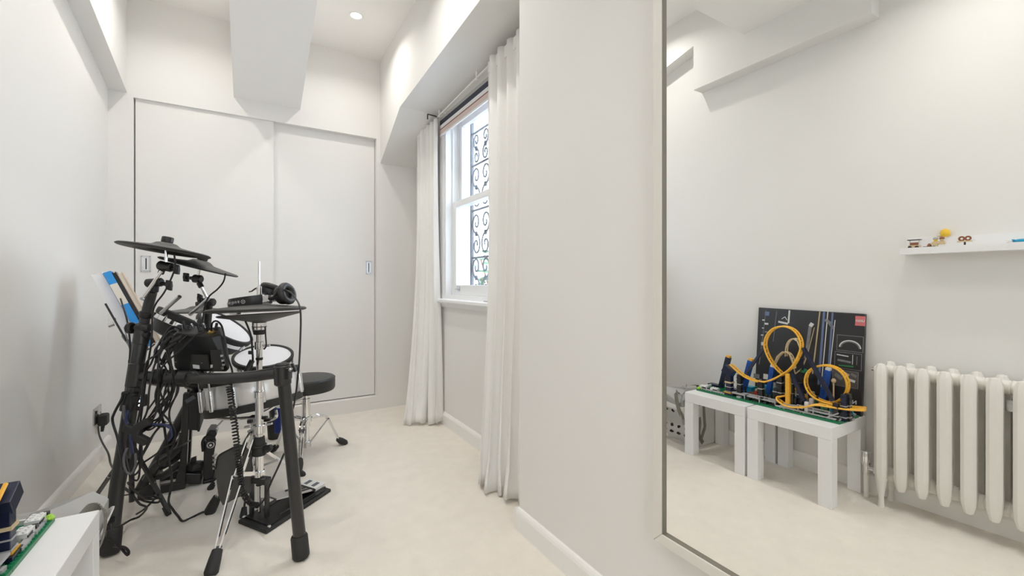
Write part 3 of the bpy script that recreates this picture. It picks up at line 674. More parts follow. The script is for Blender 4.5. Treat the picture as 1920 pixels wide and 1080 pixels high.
for A, B in zip(rings, rings[1:]):
    for i in range(40): bm.faces.new((A[i], A[(i+1) % 40], B[(i+1) % 40], B[i]))
bb_ = obj('bag_body', bm, 'bag_white', bg, smooth=True); md = bb_.modifiers.new('t', 'SOLIDIFY'); md.thickness = .004*K
# crumpled grey plastic inside, rising above the rim
bm = nb(); n = 40; g_ = []
for (z, sx, sy) in ((.16, .155, .130), (.27, .185, .138), (.345, .190, .135), (.385, .15, .11), (.375, .08, .06), (.37, 0.001, 0.001)):
    g_.append([bm.verts.new(p + V((0, 0, rnd.uniform(-.018, .018)))) for p in bag_ring(z, sx, sy, -.65, 2.135, .04)])
for A, B in zip(g_, g_[1:]):
    for i in range(n): bm.faces.new((A[i], A[(i+1) % n], B[(i+1) % n], B[i]))
obj('liner', bm, 'bag_silver', bg, smooth=True)
for pts in ([(-.478, 2.03, .22), (-.444, 2.035, .29), (-.434, 2.045, .36), (-.446, 2.06, .405), (-.49, 2.08, .405), (-.52, 2.09, .375)], [(-.85, 2.12, .26), (-.852, 2.12, .35), (-.82, 2.15, .385), (-.78, 2.20, .375)]):
    sp = smooth_path(pts, 6); bm = nb()
    for p, q in zip(sp, sp[1:]): bar(bm, p, q, .028, .004, up=(1, 0, 0))
    obj('handle', bm, 'bag_grey', bg)
pts = [(-.60, 1.992, .30), (-.615, 1.985, .18), (-.60, 1.982, .10), (-.64, 1.978, .03)]; sp = smooth_path(pts, 6); bm = nb()
for p, q in zip(sp, sp[1:]): bar(bm, p, q, .03, .004, up=(0, 1, 0))
for p, q in ((V((-.66, 1.985, .30)), V((-.67, 1.980, .14))), (V((-.67, 1.980, .14)), V((-.62, 1.977, .06)))): bar(bm, p, q, .024, .004, up=(0, 1, 0))
obj('hanging_strap', bm, 'bag_grey', bg)
for xx, yy, zz in [(-.735+.09*(.07+.065*j)/.33+.13+.078*(.07+.065*j)/.33+.002, 2.005+.062*i+(.03 if j % 2 else 0), .07+.065*j) for j in range(4) for i in range(5)]:
    bm = nb(); a = rnd.uniform(0, PI); obox(bm, (xx+.001, yy, zz), (1, 0, 0), (0, math.cos(a), math.sin(a)), (0, -math.sin(a), math.cos(a)), .022, .022, .010); obox(bm, (xx+.001, yy+.003, zz+.003), (1, 0, 0), (0, math.cos(a+1), math.sin(a+1)), (0, -math.sin(a+1), math.cos(a+1)), .022, .014, .007); obj('printed_mark', bm, 'plastic_black', bg)
for xx, yy, zz in ((-.58, 1.995, .22), (-.72, 1.992, .10), (-.74, 1.995, .26)):
    bm = nb(); bx(bm, (xx-.01, yy-.002, zz-.005), (xx+.01, yy+.002, zz+.006)); obj('printed_mark', bm, 'plastic_black', bg)

# =====================================================================  RADIATOR
rd = thing('column_radiator', 'cream cast iron column radiator standing against the left wall', 'radiator', (-.775, .50, 0))
PITCH = .083; Y0 = .955
def rad_section(i, y, foot):
    bm = nb(); xf, xb = -.708, -.835
    for x_, z0, z1, sy in ((xf, .135, .735, .0295), (xb, .135, .735, .0295)):      # front and rear columns, soft hexagonal
        prof_ = [(.0, z0-.03), (.55, z0-.02), (.9, z0+.02), (1, z0+.08), (1, z1-.06), (.95, z1), (.6, z1+.030), (0, z1+.036)]
        rings = []
        for r_, z in prof_:
            rings.append([bm.verts.new((x_ + .032*r_*math.cos(a), y + sy*r_*math.sin(a), z)) for a in [PI/8+PI/4*k for k in range(8)]] if r_ > 0 else [bm.verts.new((x_, y, z))])
        for A, B in zip(rings, rings[1:]):
            for k in range(8):
                j = (k+1) % 8
                if len(A) == 1: bm.faces.new((A[0], B[j], B[k]))
                elif len(B) == 1: bm.faces.new((A[k], A[j], B[0]))
                else: bm.faces.new((A[k], A[j], B[j], B[k]))
    for z in (.165, .720): bx(bm, (xb, y-.017, z-.026), (xf, y+.017, z+.026))
    s = obj('section', bm, 'radiator_paint', rd, smooth=True)
    obj('spacer_lug', lathe(nb(), (-.735, y-.024, .47), (0, 1, 0), [(.006, 0), (.010, .006), (.010, .042), (.006, .048)], 8), 'radiator_paint', s)
    if foot:
        for x_ in (xf, xb): bm = nb(); lathe(bm, (x_, y, 0), (0, 0, 1), [(.017, 0), (.014, .012), (.012, .05), (.022, .12), (.028, .16)], 10); obj('foot', bm, 'radiator_paint', s, smooth=True)
NS = 12
for i in range(NS): rad_section(i, Y0-PITCH*i, i in (0, NS-1))
for x_, z in ((-.77, .165), (-.77, .722)):
    for i in range(NS-1):
        y = Y0-PITCH*i; bm = nb(); lathe(bm, (x_, y, z), (0, -1, 0), [(.034, .012), (.034, .036), (.030, .0405), (.0345, .045), (.0345, PITCH-.012)], 16); obj('nipple', bm, 'radiator_paint', rd, smooth=True)
    bm = nb(); lathe(bm, (x_, Y0+.012, z), (0, 1, 0), [(.032, 0), (.032, .018), (.022, .022), (.022, .034), (.010, .036)], 16); obj('end_plug', bm, 'radiator_paint', rd, smooth=True)
obj('air_vent', cyl(nb(), (-.77, Y0+.045, .722), (-.77, Y0+.062, .722), .010, seg=8), 'steel', rd)
bm = nb(); bx(bm, (XL, Y0-PITCH*5.5-.02, .63), (-.74, Y0-PITCH*5.5+.02, .655)); bx(bm, (-.752, Y0-PITCH*5.5-.022, .62), (-.742, Y0-PITCH*5.5+.022, .67)); obj('wall_bracket', bm, 'steel', rd)
vy = Y0+.088
vt = obj('valve', lathe(nb(), (-.77, vy, .125), (0, 0, 1), [(.010, 0), (.016, .01), (.016, .05), (.020, .055), (.024, .075), (.024, .125), (.020, .132), (.0, .134)], 16), 'chrome', rd, smooth=True)
obj('valve_tail', cyl(nb(), (-.77, vy, .165), (-.77, Y0+.03, .165), .013, seg=12), 'chrome', vt, smooth=True); obj('union_nut', lathe(nb(), (-.77, Y0+.034, .165), (0, 1, 0), [(.021, 0), (.021, .018)], 6), 'chrome', vt)
obj('supply_pipe', cyl(nb(), (-.77, vy, 0), (-.77, vy, .13), .012, seg=12), 'radiator_paint', vt, smooth=True)

# =====================================================================  PICTURE LEDGE WITH TOYS
SY0, SY1, SZ = -.25, .895, 1.352
ld = thing('picture_ledge', 'white picture ledge on the wall above the radiator', 'shelf', (-.82, .32, SZ))
obj('ledge_shelf', bx(nb(), (XL, SY0, SZ), (-.765, SY1, SZ+.028)), 'table_white', ld); obj('ledge_lip', bx(nb(), (-.777, SY0, SZ+.028), (-.765, SY1, SZ+.034)), 'table_white', ld); obj('ledge_back', bx(nb(), (XL, SY0, SZ+.028), (XL+.012, SY1, SZ+.086)), 'table_white', ld)
zz = SZ+.028
def ry(u): return Rx(u, 460, -.80).y
def toy(name, label, u): return thing(name, label, 'toy', (-.80, ry(u), zz))
t = toy('toy_vehicle', 'tiny brown and tan toy vehicle with a black roof at the ledge end', 1714); y = ry(1714)
obj('chassis', bx(nb(), (-.82, y-.022, zz+.004), (-.79, y+.022, zz+.020)), 'lego_tan', t); obj('body', bx(nb(), (-.815, y-.016, zz+.020), (-.793, y+.014, zz+.034)), 'lego_brown', t)
for q in (-.014, .014): obj('wheel', lathe(nb(), (-.788, y+q, zz+.008), (1, 0, 0), [(.008, -.004), (.008, .004)], 10), 'lego_black', t)
for q in (-.018, .018): obj('roof_post', bx(nb(), (-.806, y+q-.002, zz+.020), (-.802, y+q+.002, zz+.046)), 'lego_white', t)
obj('roof', bx(nb(), (-.818, y-.026, zz+.046), (-.790, y+.026, zz+.050)), 'lego_black', t)
t = toy('toy_boat', 'flat dark toy raft lying on the ledge beside the tiny vehicle', 1742); y = ry(1742)
obj('hull', bx(nb(), (-.815, y-.026, zz), (-.792, y+.022, zz+.010)), 'lego_black', t); obj('rider', lathe(nb(), (-.803, y, zz+.010), (0, 0, 1), [(.010, 0), (.008, .008), (.005, .014), (0, .016)], 8), 'lego_brown', t)
def mini(name, label, u, legs, torso, head, hair, hz=0, lying=False):
    y = ry(u); t = toy(name, label, u); z = zz+hz
    obj('legs', bx(nb(), (-.807, y-.009, z), (-.795, y+.009, z+.016)), legs, t)
    bm = nb(); prism(bm, [(-.807, y-.011, z+.016), (-.807, y+.011, z+.016), (-.807, y+.008, z+.034), (-.807, y-.008, z+.034)], (.012, 0, 0)); obj('torso', bm, torso, t)
    obj('head', lathe(nb(), (-.801, y, z+.034), (0, 0, 1), [(.005, 0), (.0075, .003), (.0075, .012), (.005, .015)], 10), head, t)
    obj('hair', lathe(nb(), (-.801, y, z+.043), (0, 0, 1), [(.009, 0), (.011, .003), (.009, .010), (0, .013)], 10), hair, t)
    for s in (-1, 1):
        bm = nb(); tube(bm, [(-.801, y+s*.010, z+.031), (-.796, y+s*.014, z+.024), (-.789, y+s*.013, z+.020)], .0035, 6); obj('arm', bm, torso, t)
    return t
mini('toy_figure', 'small toy figure with dark hair on the ledge under the yellow one', 1766, 'lego_white', 'lego_tan', 'lego_tan', 'lego_brown')
t = mini('toy_figure', 'small toy figure in sand yellow seated among the ledge toys', 1754, 'lego_tan', 'lego_tan', 'skin_yellow', 'lego_grey')
t = toy('toy_bird', 'yellow toy blob perched on the back edge of the ledge', 1764); y = ry(1764)
bm = nb(); lathe(bm, (-.866, y, SZ+.086), (0, 0, 1), [(.010, 0), (.017, .006), (.020, .020), (.015, .036), (0, .044)], 14); obj('body', bm, 'skin_yellow', t, smooth=True); obj('beak', lathe(nb(), (-.866, y+.016, SZ+.094), (0, 1, 0), [(.006, 0), (.003, .010), (0, .018)], 8), 'lego_tan', t)
t = toy('toy_plane', 'small brown toy plane on a stand in the middle of the ledge', 1809); y = ry(1809)
obj('stand', bx(nb(), (-.805, y-.003, zz), (-.797, y+.003, zz+.022)), 'lego_black', t); obj('wing', bx(nb(), (-.810, y-.026, zz+.022), (-.792, y+.026, zz+.028)), 'lego_tan', t)
for q in (-.011, .011): bm = nb(); torus(bm, (-.80, y+q, zz+.039), (1, 0, 0), .009, .004, 14, 6); obj('ring', bm, 'lego_brown', t, smooth=True)
obj('wing_tip', bx(nb(), (-.808, y-.032, zz+.026), (-.794, y-.020, zz+.032)), 'lego_white', t)
t = toy('toy_animal', 'bright blue toy animal lying on the ledge', 1910); y = ry(1910)
bm = nb(); lathe(bm, (-.80, y+.02, zz+.012), (0, -1, 0), [(0, 0), (.006, .004), (.010, .02), (.011, .05), (.006, .064), (0, .068)], 12); obj('body', bm, 'lego_azure', t, smooth=True)
for q in (-.03, .008):
    for s in (-1, 1): obj('fin', bar(nb(), (-.80, y+q, zz+.012), (-.80+s*.014, y+q+.008, zz+.003+.016*(s > 0)), .008, .004), 'lego_azure', t)
obj('horn', lathe(nb(), (-.80, y+.02, zz+.014), (0, 1, .2), [(.004, 0), (.001, .02), (0, .021)], 6), 'lego_white', t)
t = toy('toy_stick', 'little dark toy rod beside the blue animal', 1898); y = ry(1898)
obj('rod', cyl(nb(), (-.80, y-.012, zz+.004), (-.80, y+.014, zz+.005), .004, seg=8), 'lego_brown', t); obj('tip', lathe(nb(), (-.80, y+.014, zz+.005), (0, 1, 0), [(.005, 0), (.003, .006), (0, .008)], 8), 'lego_grey', t)
# =====================================================================  ELECTRONIC DRUM KIT
def nview(u, v, r, up, back):
    d = ray(u, v).normalized(); rt = d.cross(V((0, 0, 1))).normalized(); uv = rt.cross(d)
    return (rt*r + uv*up - d*back).normalized()
RK = thing('drum_rack', 'black tube drum rack carrying cymbal pads, tom pads and sound module', 'drum rack', (-.30, 2.60, 0))
def tpart(name, pts, r, m, par, seg=16, smooth=0, **k): return obj(name, tube(nb(), pts, r, seg, smooth, **k), m, par, smooth=True)
def cpart(name, a, b, r, m, par, r2=None, seg=20, bev=.003): return obj(name, cyl(nb(), a, b, r, r2, seg, bev), m, par, smooth=True)
def foot(par, p, d, r, L):
    d = V(d).normalized(); p = V(p); base = p + d*(0.004)
    bm = nb(); lathe(bm, base, d, [(r*.85, 0), (r, .008), (r*.98, L-.008), (r*.86, L)], 20)
    for v in bm.verts: v.co.z = max(v.co.z, 0.0)
    return obj('rubber_foot', bm, 'rubber', par, smooth=True)
# near wing: leg, corner joint, curved bar
fA = Pz(565, 1047, 0); tA = P(530, 692, 1.873); lg = tpart('leg', [fA+V((0, 0, .02)), tA], .0255, 'rack_black', RK, 20); foot(lg, fA, tA-fA, .035, .10)
jt = cpart('corner_joint', P(530.5, 722, 1.873), P(529, 684, 1.873), .034, 'rack_black', RK, bev=.006)
obj('joint_cap', lathe(nb(), P(529, 684, 1.873), (0, 0, 1), [(.030, -.002), (.030, .004), (.024, .007), (0, .008)], 20), 'plastic_black', jt, smooth=True)
bm = nb(); obox(bm, P(541, 700, 1.86), camv(1, 0, 0), (0, 0, 1), camv(0, 0, 1), .020, .05, .03); obj('clamp_lug', bm, 'rack_black', jt, bevel=.004)
obj('clamp_bolt', cyl(nb(), P(543, 694, 1.84), P(549, 690, 1.86), .006, seg=8), 'steel', jt); obj('wing_bolt', obox(nb(), P(551, 689, 1.86), camv(1, .5, 0), camv(-.5, 1, 0), camv(0, 0, 1), .012, .04, .012), 'plastic_black', jt, bevel=.003)
tpart('wing_bar', [P(u, v, t) for u, v, t in ((526, 699, 1.874), (505, 701, 1.884), (470, 706, 1.90), (420, 709.5, 1.935), (360, 709, 1.97), (310, 707, 2.00), (262, 705, 2.03))], .0245, 'rack_black', RK, 18, 5)
# left post
pp = [Pz(206, 1040, 0), P(211.5, 985, 1.93), P(219.5, 915, 1.95), P(232, 842, 1.975), P(246, 755, 2.01), P(256, 690, 2.03), P(266, 630, 2.05), P(275, 585, 2.06), P(285, 548, 2.06)]
post = tpart('post', [pp[0]+V((0, 0, .02))]+pp[1:7], .0285, 'rack_black', RK, 20, 4); foot(post, pp[0], pp[1]-pp[0], .037, .11)
tpart('upper_tube', pp[5:], .021, 'rack_black', RK, 18, 4)
def collar(name, c, d, r, L, m='plastic_black', par=RK): c, d = V(c), V(d).normalized(); return cpart(name, c-d*L/2, c+d*L/2, r, m, par, bev=.004)
axp = pp[5]-pp[4]
collar('height_collar', P(247, 752, 2.01), axp, .040, .085); collar('corner_joint', P(256, 703, 2.03), axp, .037, .11, 'rack_black'); collar('tube_collar', P(266, 626, 2.05), axp, .031, .10, 'rack_black'); collar('lock_ring', P(274, 590, 2.06), pp[8]-pp[7], .028, .03)
bm = nb(); obox(bm, P(262, 752, 2.0), camv(1, 0, 0), (0, 0, 1), camv(0, 0, 1), .035, .055, .05); o = obj('clamp_block', bm, 'plastic_black', RK, bevel=.004)
for k in range(3): obj('clamp_screw', cyl(nb(), P(262, 744+k*8, 1.97), P(262, 744+k*8, 1.985), .006, seg=8), 'steel', o)
# clamp with round knob low on the upper tube
kc = cpart('side_clamp', P(256, 614, 2.04), P(281, 615, 2.04), .019, 'plastic_black', RK); cpart('knob_stem', P(250, 615, 2.04), P(258, 615, 2.04), .008, 'plastic_black', kc); cpart('round_knob', P(240, 615, 2.04), P(250, 615, 2.04), .027, 'plastic_black', kc, bev=.006)
cpart('side_clamp', P(258, 627, 2.04), P(280, 628, 2.04), .015, 'plastic_black', RK)
def wing_knob(par, a, b, c):                       # stem a-b then a two-winged knob at c
    cpart('knob_stem', a, b, .009, 'plastic_black', par); bm = nb(); d = (V(c)-V(a)).normalized()
    obox(bm, c, d, (0, 0, 1), d.cross(V((0, 0, 1))), .026, .046, .016); obox(bm, c, d, (0, 0, 1), d.cross(V((0, 0, 1))), .018, .020, .030); obj('wing_knob', bm, 'plastic_black', par, bevel=.004)
# ------------- cymbal pads
def cymbal(name, c, n, R, par, label, nut=True, edge=.012):
    n = V(n).normalized(); bm = nb()
    lathe(bm, c, n, [(.012, -.006), (R*.30, -.010), (R*.62, -.014), (R*.66, -.022), (R*.84, -.022), (R*.88, -.018), (R*.975, -.020), (R, -.017), (R, -.013), (R*.97, -.009), (R*.60, -.001), (R*.34, .006), (R*.29, .011), (R*.22, .020), (R*.12, .024), (.012, .025)], 48)
    cy = obj(name, bm, 'cymbal_rubber', par, smooth=True); cy['label'] = label
    bm = nb(); torus(bm, V(c)-n*.015, n, R*.99, .003, 48, 6); obj('rim', bm, 'rubber', cy, smooth=True)
    if nut:
        obj('cymbal_nut', lathe(nb(), V(c)+n*.023, n, [(.018, 0), (.024, .003), (.024, .024), (.021, .028), (.008, .029)], 16), 'plastic_black', cy, smooth=True)
    obj('under_ring', lathe(nb(), c, n, [(R*.35, -.011), (R*.40, -.018), (R*.56, -.020), (R*.60, -.013)], 36, cap=False), 'rubber', cy, smooth=True)
    return cy
c1 = P(311, 464, 2.06); n1 = nview(311, 464, .165, .985, -.075)
cymbal('cymbal_pad', c1, n1, .181, RK, 'black rubber cymbal pad highest over the module')
tb = cpart('boom_clamp', P(275, 531, 2.06), P(304, 529, 2.06), .0205, 'plastic_black', RK, bev=.005); wing_knob(tb, P(303, 531, 2.06), P(311, 533, 2.06), P(317, 535, 2.06))
cpart('clamp_neck', P(288, 548, 2.06), P(290, 528, 2.06), .019, 'plastic_black', RK)
rod = tpart('boom_rod', [P(266, 561, 2.015), P(303, 508, 2.03)], .0075, 'chrome', RK, 12); cpart('rod_tip', P(265.5, 562, 2.015), P(268, 558, 2.015), .0095, 'steel', rod)
tl_ = cpart('tilter', P(298, 497, 2.06), P(323, 502, 2.06), .022, 'plastic_black', RK, bev=.005); cpart('tilter_socket', P(301, 514, 2.06), P(305, 503, 2.06), .013, 'plastic_black', tl_); wing_knob(tl_, P(322, 503, 2.06), P(327, 504, 2.06), P(331, 505, 2.06))
tpart('cymbal_rod', [P(311, 494, 2.06), P(312, 464, 2.06)], .0065, 'chrome', RK, 12)
c2 = P(376, 496, 2.28); n2 = nview(376, 496, .265, .955, .03)
cymbal('cymbal_pad', c2, n2, .178, RK, 'black rubber cymbal pad tilted towards the throne')
tpart('cymbal_rod', [P(371, 520, 2.28), c2], .0065, 'chrome', RK, 12)
t2 = cpart('tilter', P(363, 522, 2.28), P(378, 524, 2.28), .022, 'plastic_black', RK, bev=.005); wing_knob(t2, P(363, 522, 2.28), P(356, 521, 2.28), P(349, 520, 2.28)); cpart('tilter_socket', P(373, 530, 2.28), P(378, 539, 2.28), .013, 'plastic_black', t2)
tpart('boom_rod', [P(377, 536, 2.28), P(390, 562, 2.3)], .0075, 'chrome', RK, 12)
t3 = cpart('boom_clamp', P(382, 566, 2.3), P(402, 567, 2.3), .021, 'plastic_black', RK, bev=.005); wing_knob(t3, P(383, 564, 2.3), P(378, 561, 2.3), P(375, 560, 2.3))
tpart('clamp_tube', [P(392, 568, 2.3), P(386, 640, 2.36), P(376, 718, 2.55)], .018, 'rack_black', RK, 14, 4)
tpart('l_rod', [P(391, 559, 2.26), P(374, 575, 2.26), P(356, 590, 2.27)], .0095, 'steel', RK, 12); tpart('l_rod', [P(337, 556, 2.15), P(320, 571, 2.17), P(302, 587, 2.2)], .0095, 'steel', RK, 12)
c3 = P(374, 580, 2.95); cymbal('cymbal_pad', c3, nview(374, 580, .0, 1, .02), .235, RK, 'black rubber ride cymbal pad level behind the tom pads')
tpart('cymbal_rod', [c3, P(378, 640, 2.95)], .0065, 'chrome', RK, 10); tpart('stand_tube', [P(378, 630, 2.95), P(384, 722, 2.80)], .016, 'rack_black', RK, 14)
# ------------- tom pads
def tom(c, n, R, L, label, par=RK, lugs=6, head='mesh_head'):
    c = V(c); n = V(n).normalized(); bm = nb()
    lathe(bm, c, n, [(R*.55, -L), (R*.80, -L*.92), (R*.94, -L*.45), (R*.97, -L*.28), (R*.97, -.004)], 40); t = obj('tom_pad', bm, 'plastic_black', par, smooth=True); t['label'] = label
    bm = nb(); lathe(bm, c, n, [(R*.985, -L*.42), (R*1.0, -L*.40), (R*1.0, -L*.22), (R*.985, -L*.20)], 40); obj('chrome_band', bm, 'chrome', t, smooth=True)
    bm = nb(); lathe(bm, c, n, [(R*.99, -.022), (R*1.04, -.020), (R*1.055, -.004), (R*1.05, .008), (R*.985, .011), (R*.955, .008), (R*.945, -.002), (R*.97, -.004)], 48, cap=False); obj('hoop', bm, 'rubber', t, smooth=True)
    obj('head', lathe(nb(), c, n, [(R*.965, -.003), (R*.955, .001), (0, .002)], 40, cap=False), head, t, smooth=True)
    x, y, _ = frame(n)
    for k in range(lugs):
        a = 2*PI*k/lugs+.3; q = c + (x*math.cos(a)+y*math.sin(a))*R*1.01; obj('lug', cyl(nb(), q-n*.010, q-n*L*.42, .0065, seg=8), 'chrome', t)
    obj('mount', cyl(nb(), c-n*L*.9, c-n*(L+.05), .025, seg=12), 'plastic_black', t)
    return t
tom(P(350, 600, 2.34), nview(350, 600, .50, .86, .02), .135, .115, 'black tom pad seen edge-on beside the module')
tom(P(424, 614, 2.56), nview(424, 614, .565, .76, .33), .155, .115, 'tom pad with white mesh head tilted to the throne')
tom(P(494, 668, 2.98), nview(494, 668, -.02, .91, .42), .178, .12, 'round tom pad with white mesh head behind the snare')
tpart('tom_arm', [P(350, 640, 2.38), P(352, 670, 2.30), P(345, 705, 2.10)], .014, 'steel', RK, 12, 4); tpart('tom_arm', [P(412, 660, 2.58), P(400, 690, 2.58), P(384, 718, 2.58)], .014, 'steel', RK, 12, 4); tpart('tom_arm', [P(487, 690, 3.0), P(480, 715, 3.05), P(470, 722, 3.10)], .014, 'steel', RK, 12, 4)
# ------------- sound module
md_c = 2.05
bk = [P(u, v, md_c+dt) for u, v, dt in ((322, 634, .02), (331, 624, .02), (398, 631, 0), (414, 628, .01), (421, 634, .02), (431, 692, .02), (424, 698, .01), (334, 697, .01), (327, 690, .02))]
bm = nb(); prism(bm, bk, ray(378, 660).normalized()*.13 + V((0, 0, .05))); mo = obj('sound_module', bm, 'plastic_black', RK, bevel=.008); mo['label'] = 'black drum sound module turned with its back panel out'
pn = bx(nb(), (0, 0, 0), (0, 0, 0)); pn.free()
bm = nb(); prism(bm, [P(u, v, md_c-.006) for u, v in ((359, 664), (389, 666), (392, 693), (356, 693))], V((SN, CS, 0))*.008); obj('back_recess', bm, 'dark_gap', mo)
bm = nb(); prism(bm, [P(u, v, md_c-.004) for u, v in ((394, 656), (411, 656), (415, 694), (397, 694))], V((SN, CS, 0))*.02); obj('cord_channel', bm, 'dark_gap', mo)
bm = nb(); prism(bm, [P(u, v, md_c-.009) for u, v in ((361, 683.5), (373, 685), (374, 692), (362, 690.5))], V((SN, CS, 0))*.004); obj('rating_label', bm, 'label_white', mo)
tpart('cord_hook', [P(396, 684, md_c-.008), P(396, 690, md_c-.012), P(398, 689, md_c-.012), P(398, 684, md_c-.008)], .003, 'steel', mo, 6)
for u, v in ((379, 681), (330, 679)): obj('screw', lathe(nb(), P(u, v, md_c-.004), camv(0, 0, 1), [(.004, 0), (.003, .003), (0, .004)], 8), 'steel', mo)
for u, v, h in ((416, 667, 3), (418, 676, 3), (419, 684, 3), (417, 690, 2)): obj('edge_connector', obox(nb(), P(u, v, md_c-.006), camv(1, 0, 0), (0, 0, 1), camv(0, 0, 1), .006, .010, .012), 'steel', mo)
obj('square_socket', obox(nb(), P(394, 634.5, md_c-.001), camv(1, 0, 0), (0, 0, 1), camv(0, 0, 1), .014, .008, .01), 'dark_gap', mo)
rnd = random.Random(4)
for k in range(8):
    a = P(340+k*9, 624+rnd.uniform(-1, 1), 2.10+rnd.uniform(0, .05)); obj('jack_plug', cyl(nb(), a, a+V((rnd.uniform(-.02, .01), 0, .03+rnd.uniform(0, .025))), .008, .006, 10), rnd.choice(['plastic_black', 'steel', 'plastic_black']), mo)
obj('gold_plug', cyl(nb(), P(392, 622, 2.10), P(401, 619, 2.11), .008, seg=10), 'gold', mo); obj('gold_plug', obox(nb(), P(397, 623, 2.09), camv(1, .1, 0), camv(0, 1, .2), camv(0, 0, 1), .03, .008, .02), 'gold', mo)
obj('module_bracket', cyl(nb(), P(372, 695, 2.12), P(378, 708, 1.985), .018, seg=12), 'plastic_black', mo)
bm = nb(); prism(bm, [P(u, v, 2.24) for u, v in ((286, 585), (306, 590), (317, 606), (300, 622), (288, 612))], V((SN, CS, 0))*.05); obj('arm_block', bm, 'plastic_black', RK, bevel=.005)
# ------------- far post, far bar and far leg
fF = Pz(264, 924, 0); fpts = [fF, P(298, 862, 2.56), P(340, 785, 2.59), P(373, 722, 2.60)]
fp = tpart('post', [fF+V((0, 0, .02))]+fpts[1:], .0285, 'rack_black', RK, 18, 4); foot(fp, fF, fpts[1]-fF, .037, .09)
fj = fpts[-1]; cpart('corner_joint', P(352, 716, 2.60), P(384, 722, 2.60), .040, 'rack_black', RK, bev=.008); collar('lock_ring', P(385, 722, 2.605), V((1, .15, 0)), .034, .03)
fl = V((.125, 3.62, .60)); tpart('wing_bar', [fj, P(395, 722, 2.64), P(420, 721, 2.8), fl], .0255, 'rack_black', RK, 16, 5)
fG = V((.165, 3.82, 0)); flg = tpart('leg', [fG+V((0, 0, .02)), fl], .026, 'rack_black', RK, 16); foot(flg, fG, fl-fG, .045, .17); mat('reflection_blue', (0.015, 0.04, 0.22), 0.35); obj('blue_reflection', obox(nb(), P(521, 789, 3.22), camv(1, 0, 0), (0, 0, 1), camv(0, 0, 1), .05, .19, .02), 'reflection_blue', flg, bevel=.008)  # blue block added on the leg, stands in for reflected sky
cpart('corner_joint', fl-V((0, 0, .06)), fl+V((0, 0, .04)), .034, 'rack_black', RK)
tpart('cross_bar', [P(262, 705, 2.03), P(300, 716, 2.25), P(352, 718, 2.6)], .0245, 'rack_black', RK, 16, 4)
for u, v, t in ((300, 706, 2.0), (322, 708, 1.985), (345, 709, 1.975)): collar('bar_clamp', P(u, v, t), camv(1, 0, -.25), .036, .045, 'plastic_black')
# ------------- cables of the kit
CN = [0]
def cable(pts, r=.0042, m='cable_black', par=RK, n=7, name='cable'):
    return obj(name, tube(nb(), [P(*p) for p in pts], r, 6, n), m, par, smooth=True)
B = (262, 800, 1.94)
cable([(327, 478, 1.98), (328, 500, 1.99), (322, 520, 2.0), (308, 548, 2.0), (292, 570, 2.01), (286, 590, 2.02), (284, 640, 2.0), (276, 690, 1.98), (270, 740, 1.97), B])
cable([(423, 512, 2.2), (419, 528, 2.2), (408, 542, 2.22), (392, 556, 2.24), (384, 575, 2.26), (380, 600, 2.3)])
cable([(325, 628, 2.03), (312, 640, 2.0), (300, 665, 1.98), (288, 690, 1.97), (280, 730, 1.95), (276, 770, 1.95), B])
cable([(322, 632, 2.03), (304, 652, 1.99), (296, 690, 1.96), (297, 740, 1.95), (290, 780, 1.94), (270, 800, 1.93), (240, 815, 1.92), (236, 850, 1.91), (246, 890, 1.90), (262, 880, 1.90), (266, 850, 1.91), B])
cable([(330, 620, 2.06), (318, 622, 2.03), (306, 636, 2.0), (298, 662, 1.97), (276, 678, 1.96), (268, 720, 1.955), (264, 760, 1.95), (256, 800, 1.94)])
cable([(340, 618, 2.07), (324, 612, 2.04), (312, 622, 2.02), (296, 648, 1.99), (284, 680, 1.97), (272, 700, 1.96), (262, 740, 1.955), (246, 790, 1.95), (252, 830, 1.94)])
cable([(385, 623, 2.03), (372, 626, 2.01), (355, 640, 2.0), (335, 660, 1.99), (315, 676, 1.97), (302, 692, 1.955), (296, 712, 1.95), (302, 740, 1.95), (310, 762, 1.95), (300, 790, 1.94), (280, 806, 1.93), B])
cable([(396, 620, 2.09), (398, 606, 2.07), (406, 602, 2.06), (415, 610, 2.05), (420, 628, 2.04), (424, 650, 2.03), (428, 672, 2.02), (434, 690, 2.03), (436, 700, 2.04)])
cable([(312, 700, 1.955), (306, 720, 1.95), (298, 745, 1.95), (302, 770, 1.95), (318, 790, 1.96), (328, 812, 1.97), (324, 830, 1.98), (310, 838, 1.97), (292, 852, 1.95), (262, 872, 1.93)])
cable([(308, 705, 1.96), (316, 730, 1.96), (312, 760, 1.96), (296, 785, 1.95), (272, 792, 1.94), (250, 800, 1.93), (232, 840, 1.92), (238, 875, 1.905)])
cable([(320, 712, 1.955), (312, 735, 1.95), (294, 760, 1.95), (276, 786, 1.945), (250, 806, 1.94)])
cable([(326, 714, 1.96), (322, 745, 1.96), (306, 775, 1.95), (288, 796, 1.945), (264, 812, 1.935)])
cable([(334, 712, 1.955), (330, 740, 1.96), (318, 770, 1.96), (320, 795, 1.97), (328, 820, 1.98), (320, 850, 2.0), (308, 872, 2.02), (296, 868, 2.02), (298, 850, 2.0), (304, 838, 1.99)])
cable([(300, 712, 1.955), (292, 740, 1.95), (296, 765, 1.95), (306, 790, 1.96), (312, 830, 1.98), (318, 870, 2.02), (322, 905, 2.06), (316, 940, 2.10), (324, 955, 2.12), (334, 968, 2.14), (342, 977, 2.16), (356, 972, 2.20), (376, 962, 2.24), (388, 958, 2.25)], .0055)
cable([(376, 705, 1.95), (366, 697, 1.945), (352, 699, 1.945), (346, 706, 1.945), (344, 720, 1.95)])
cable([(266, 812, 1.93), (262, 840, 1.92), (262, 880, 1.915), (258, 900, 1.91), (246, 896, 1.91), (240, 880, 1.91), (242, 860, 1.915)])
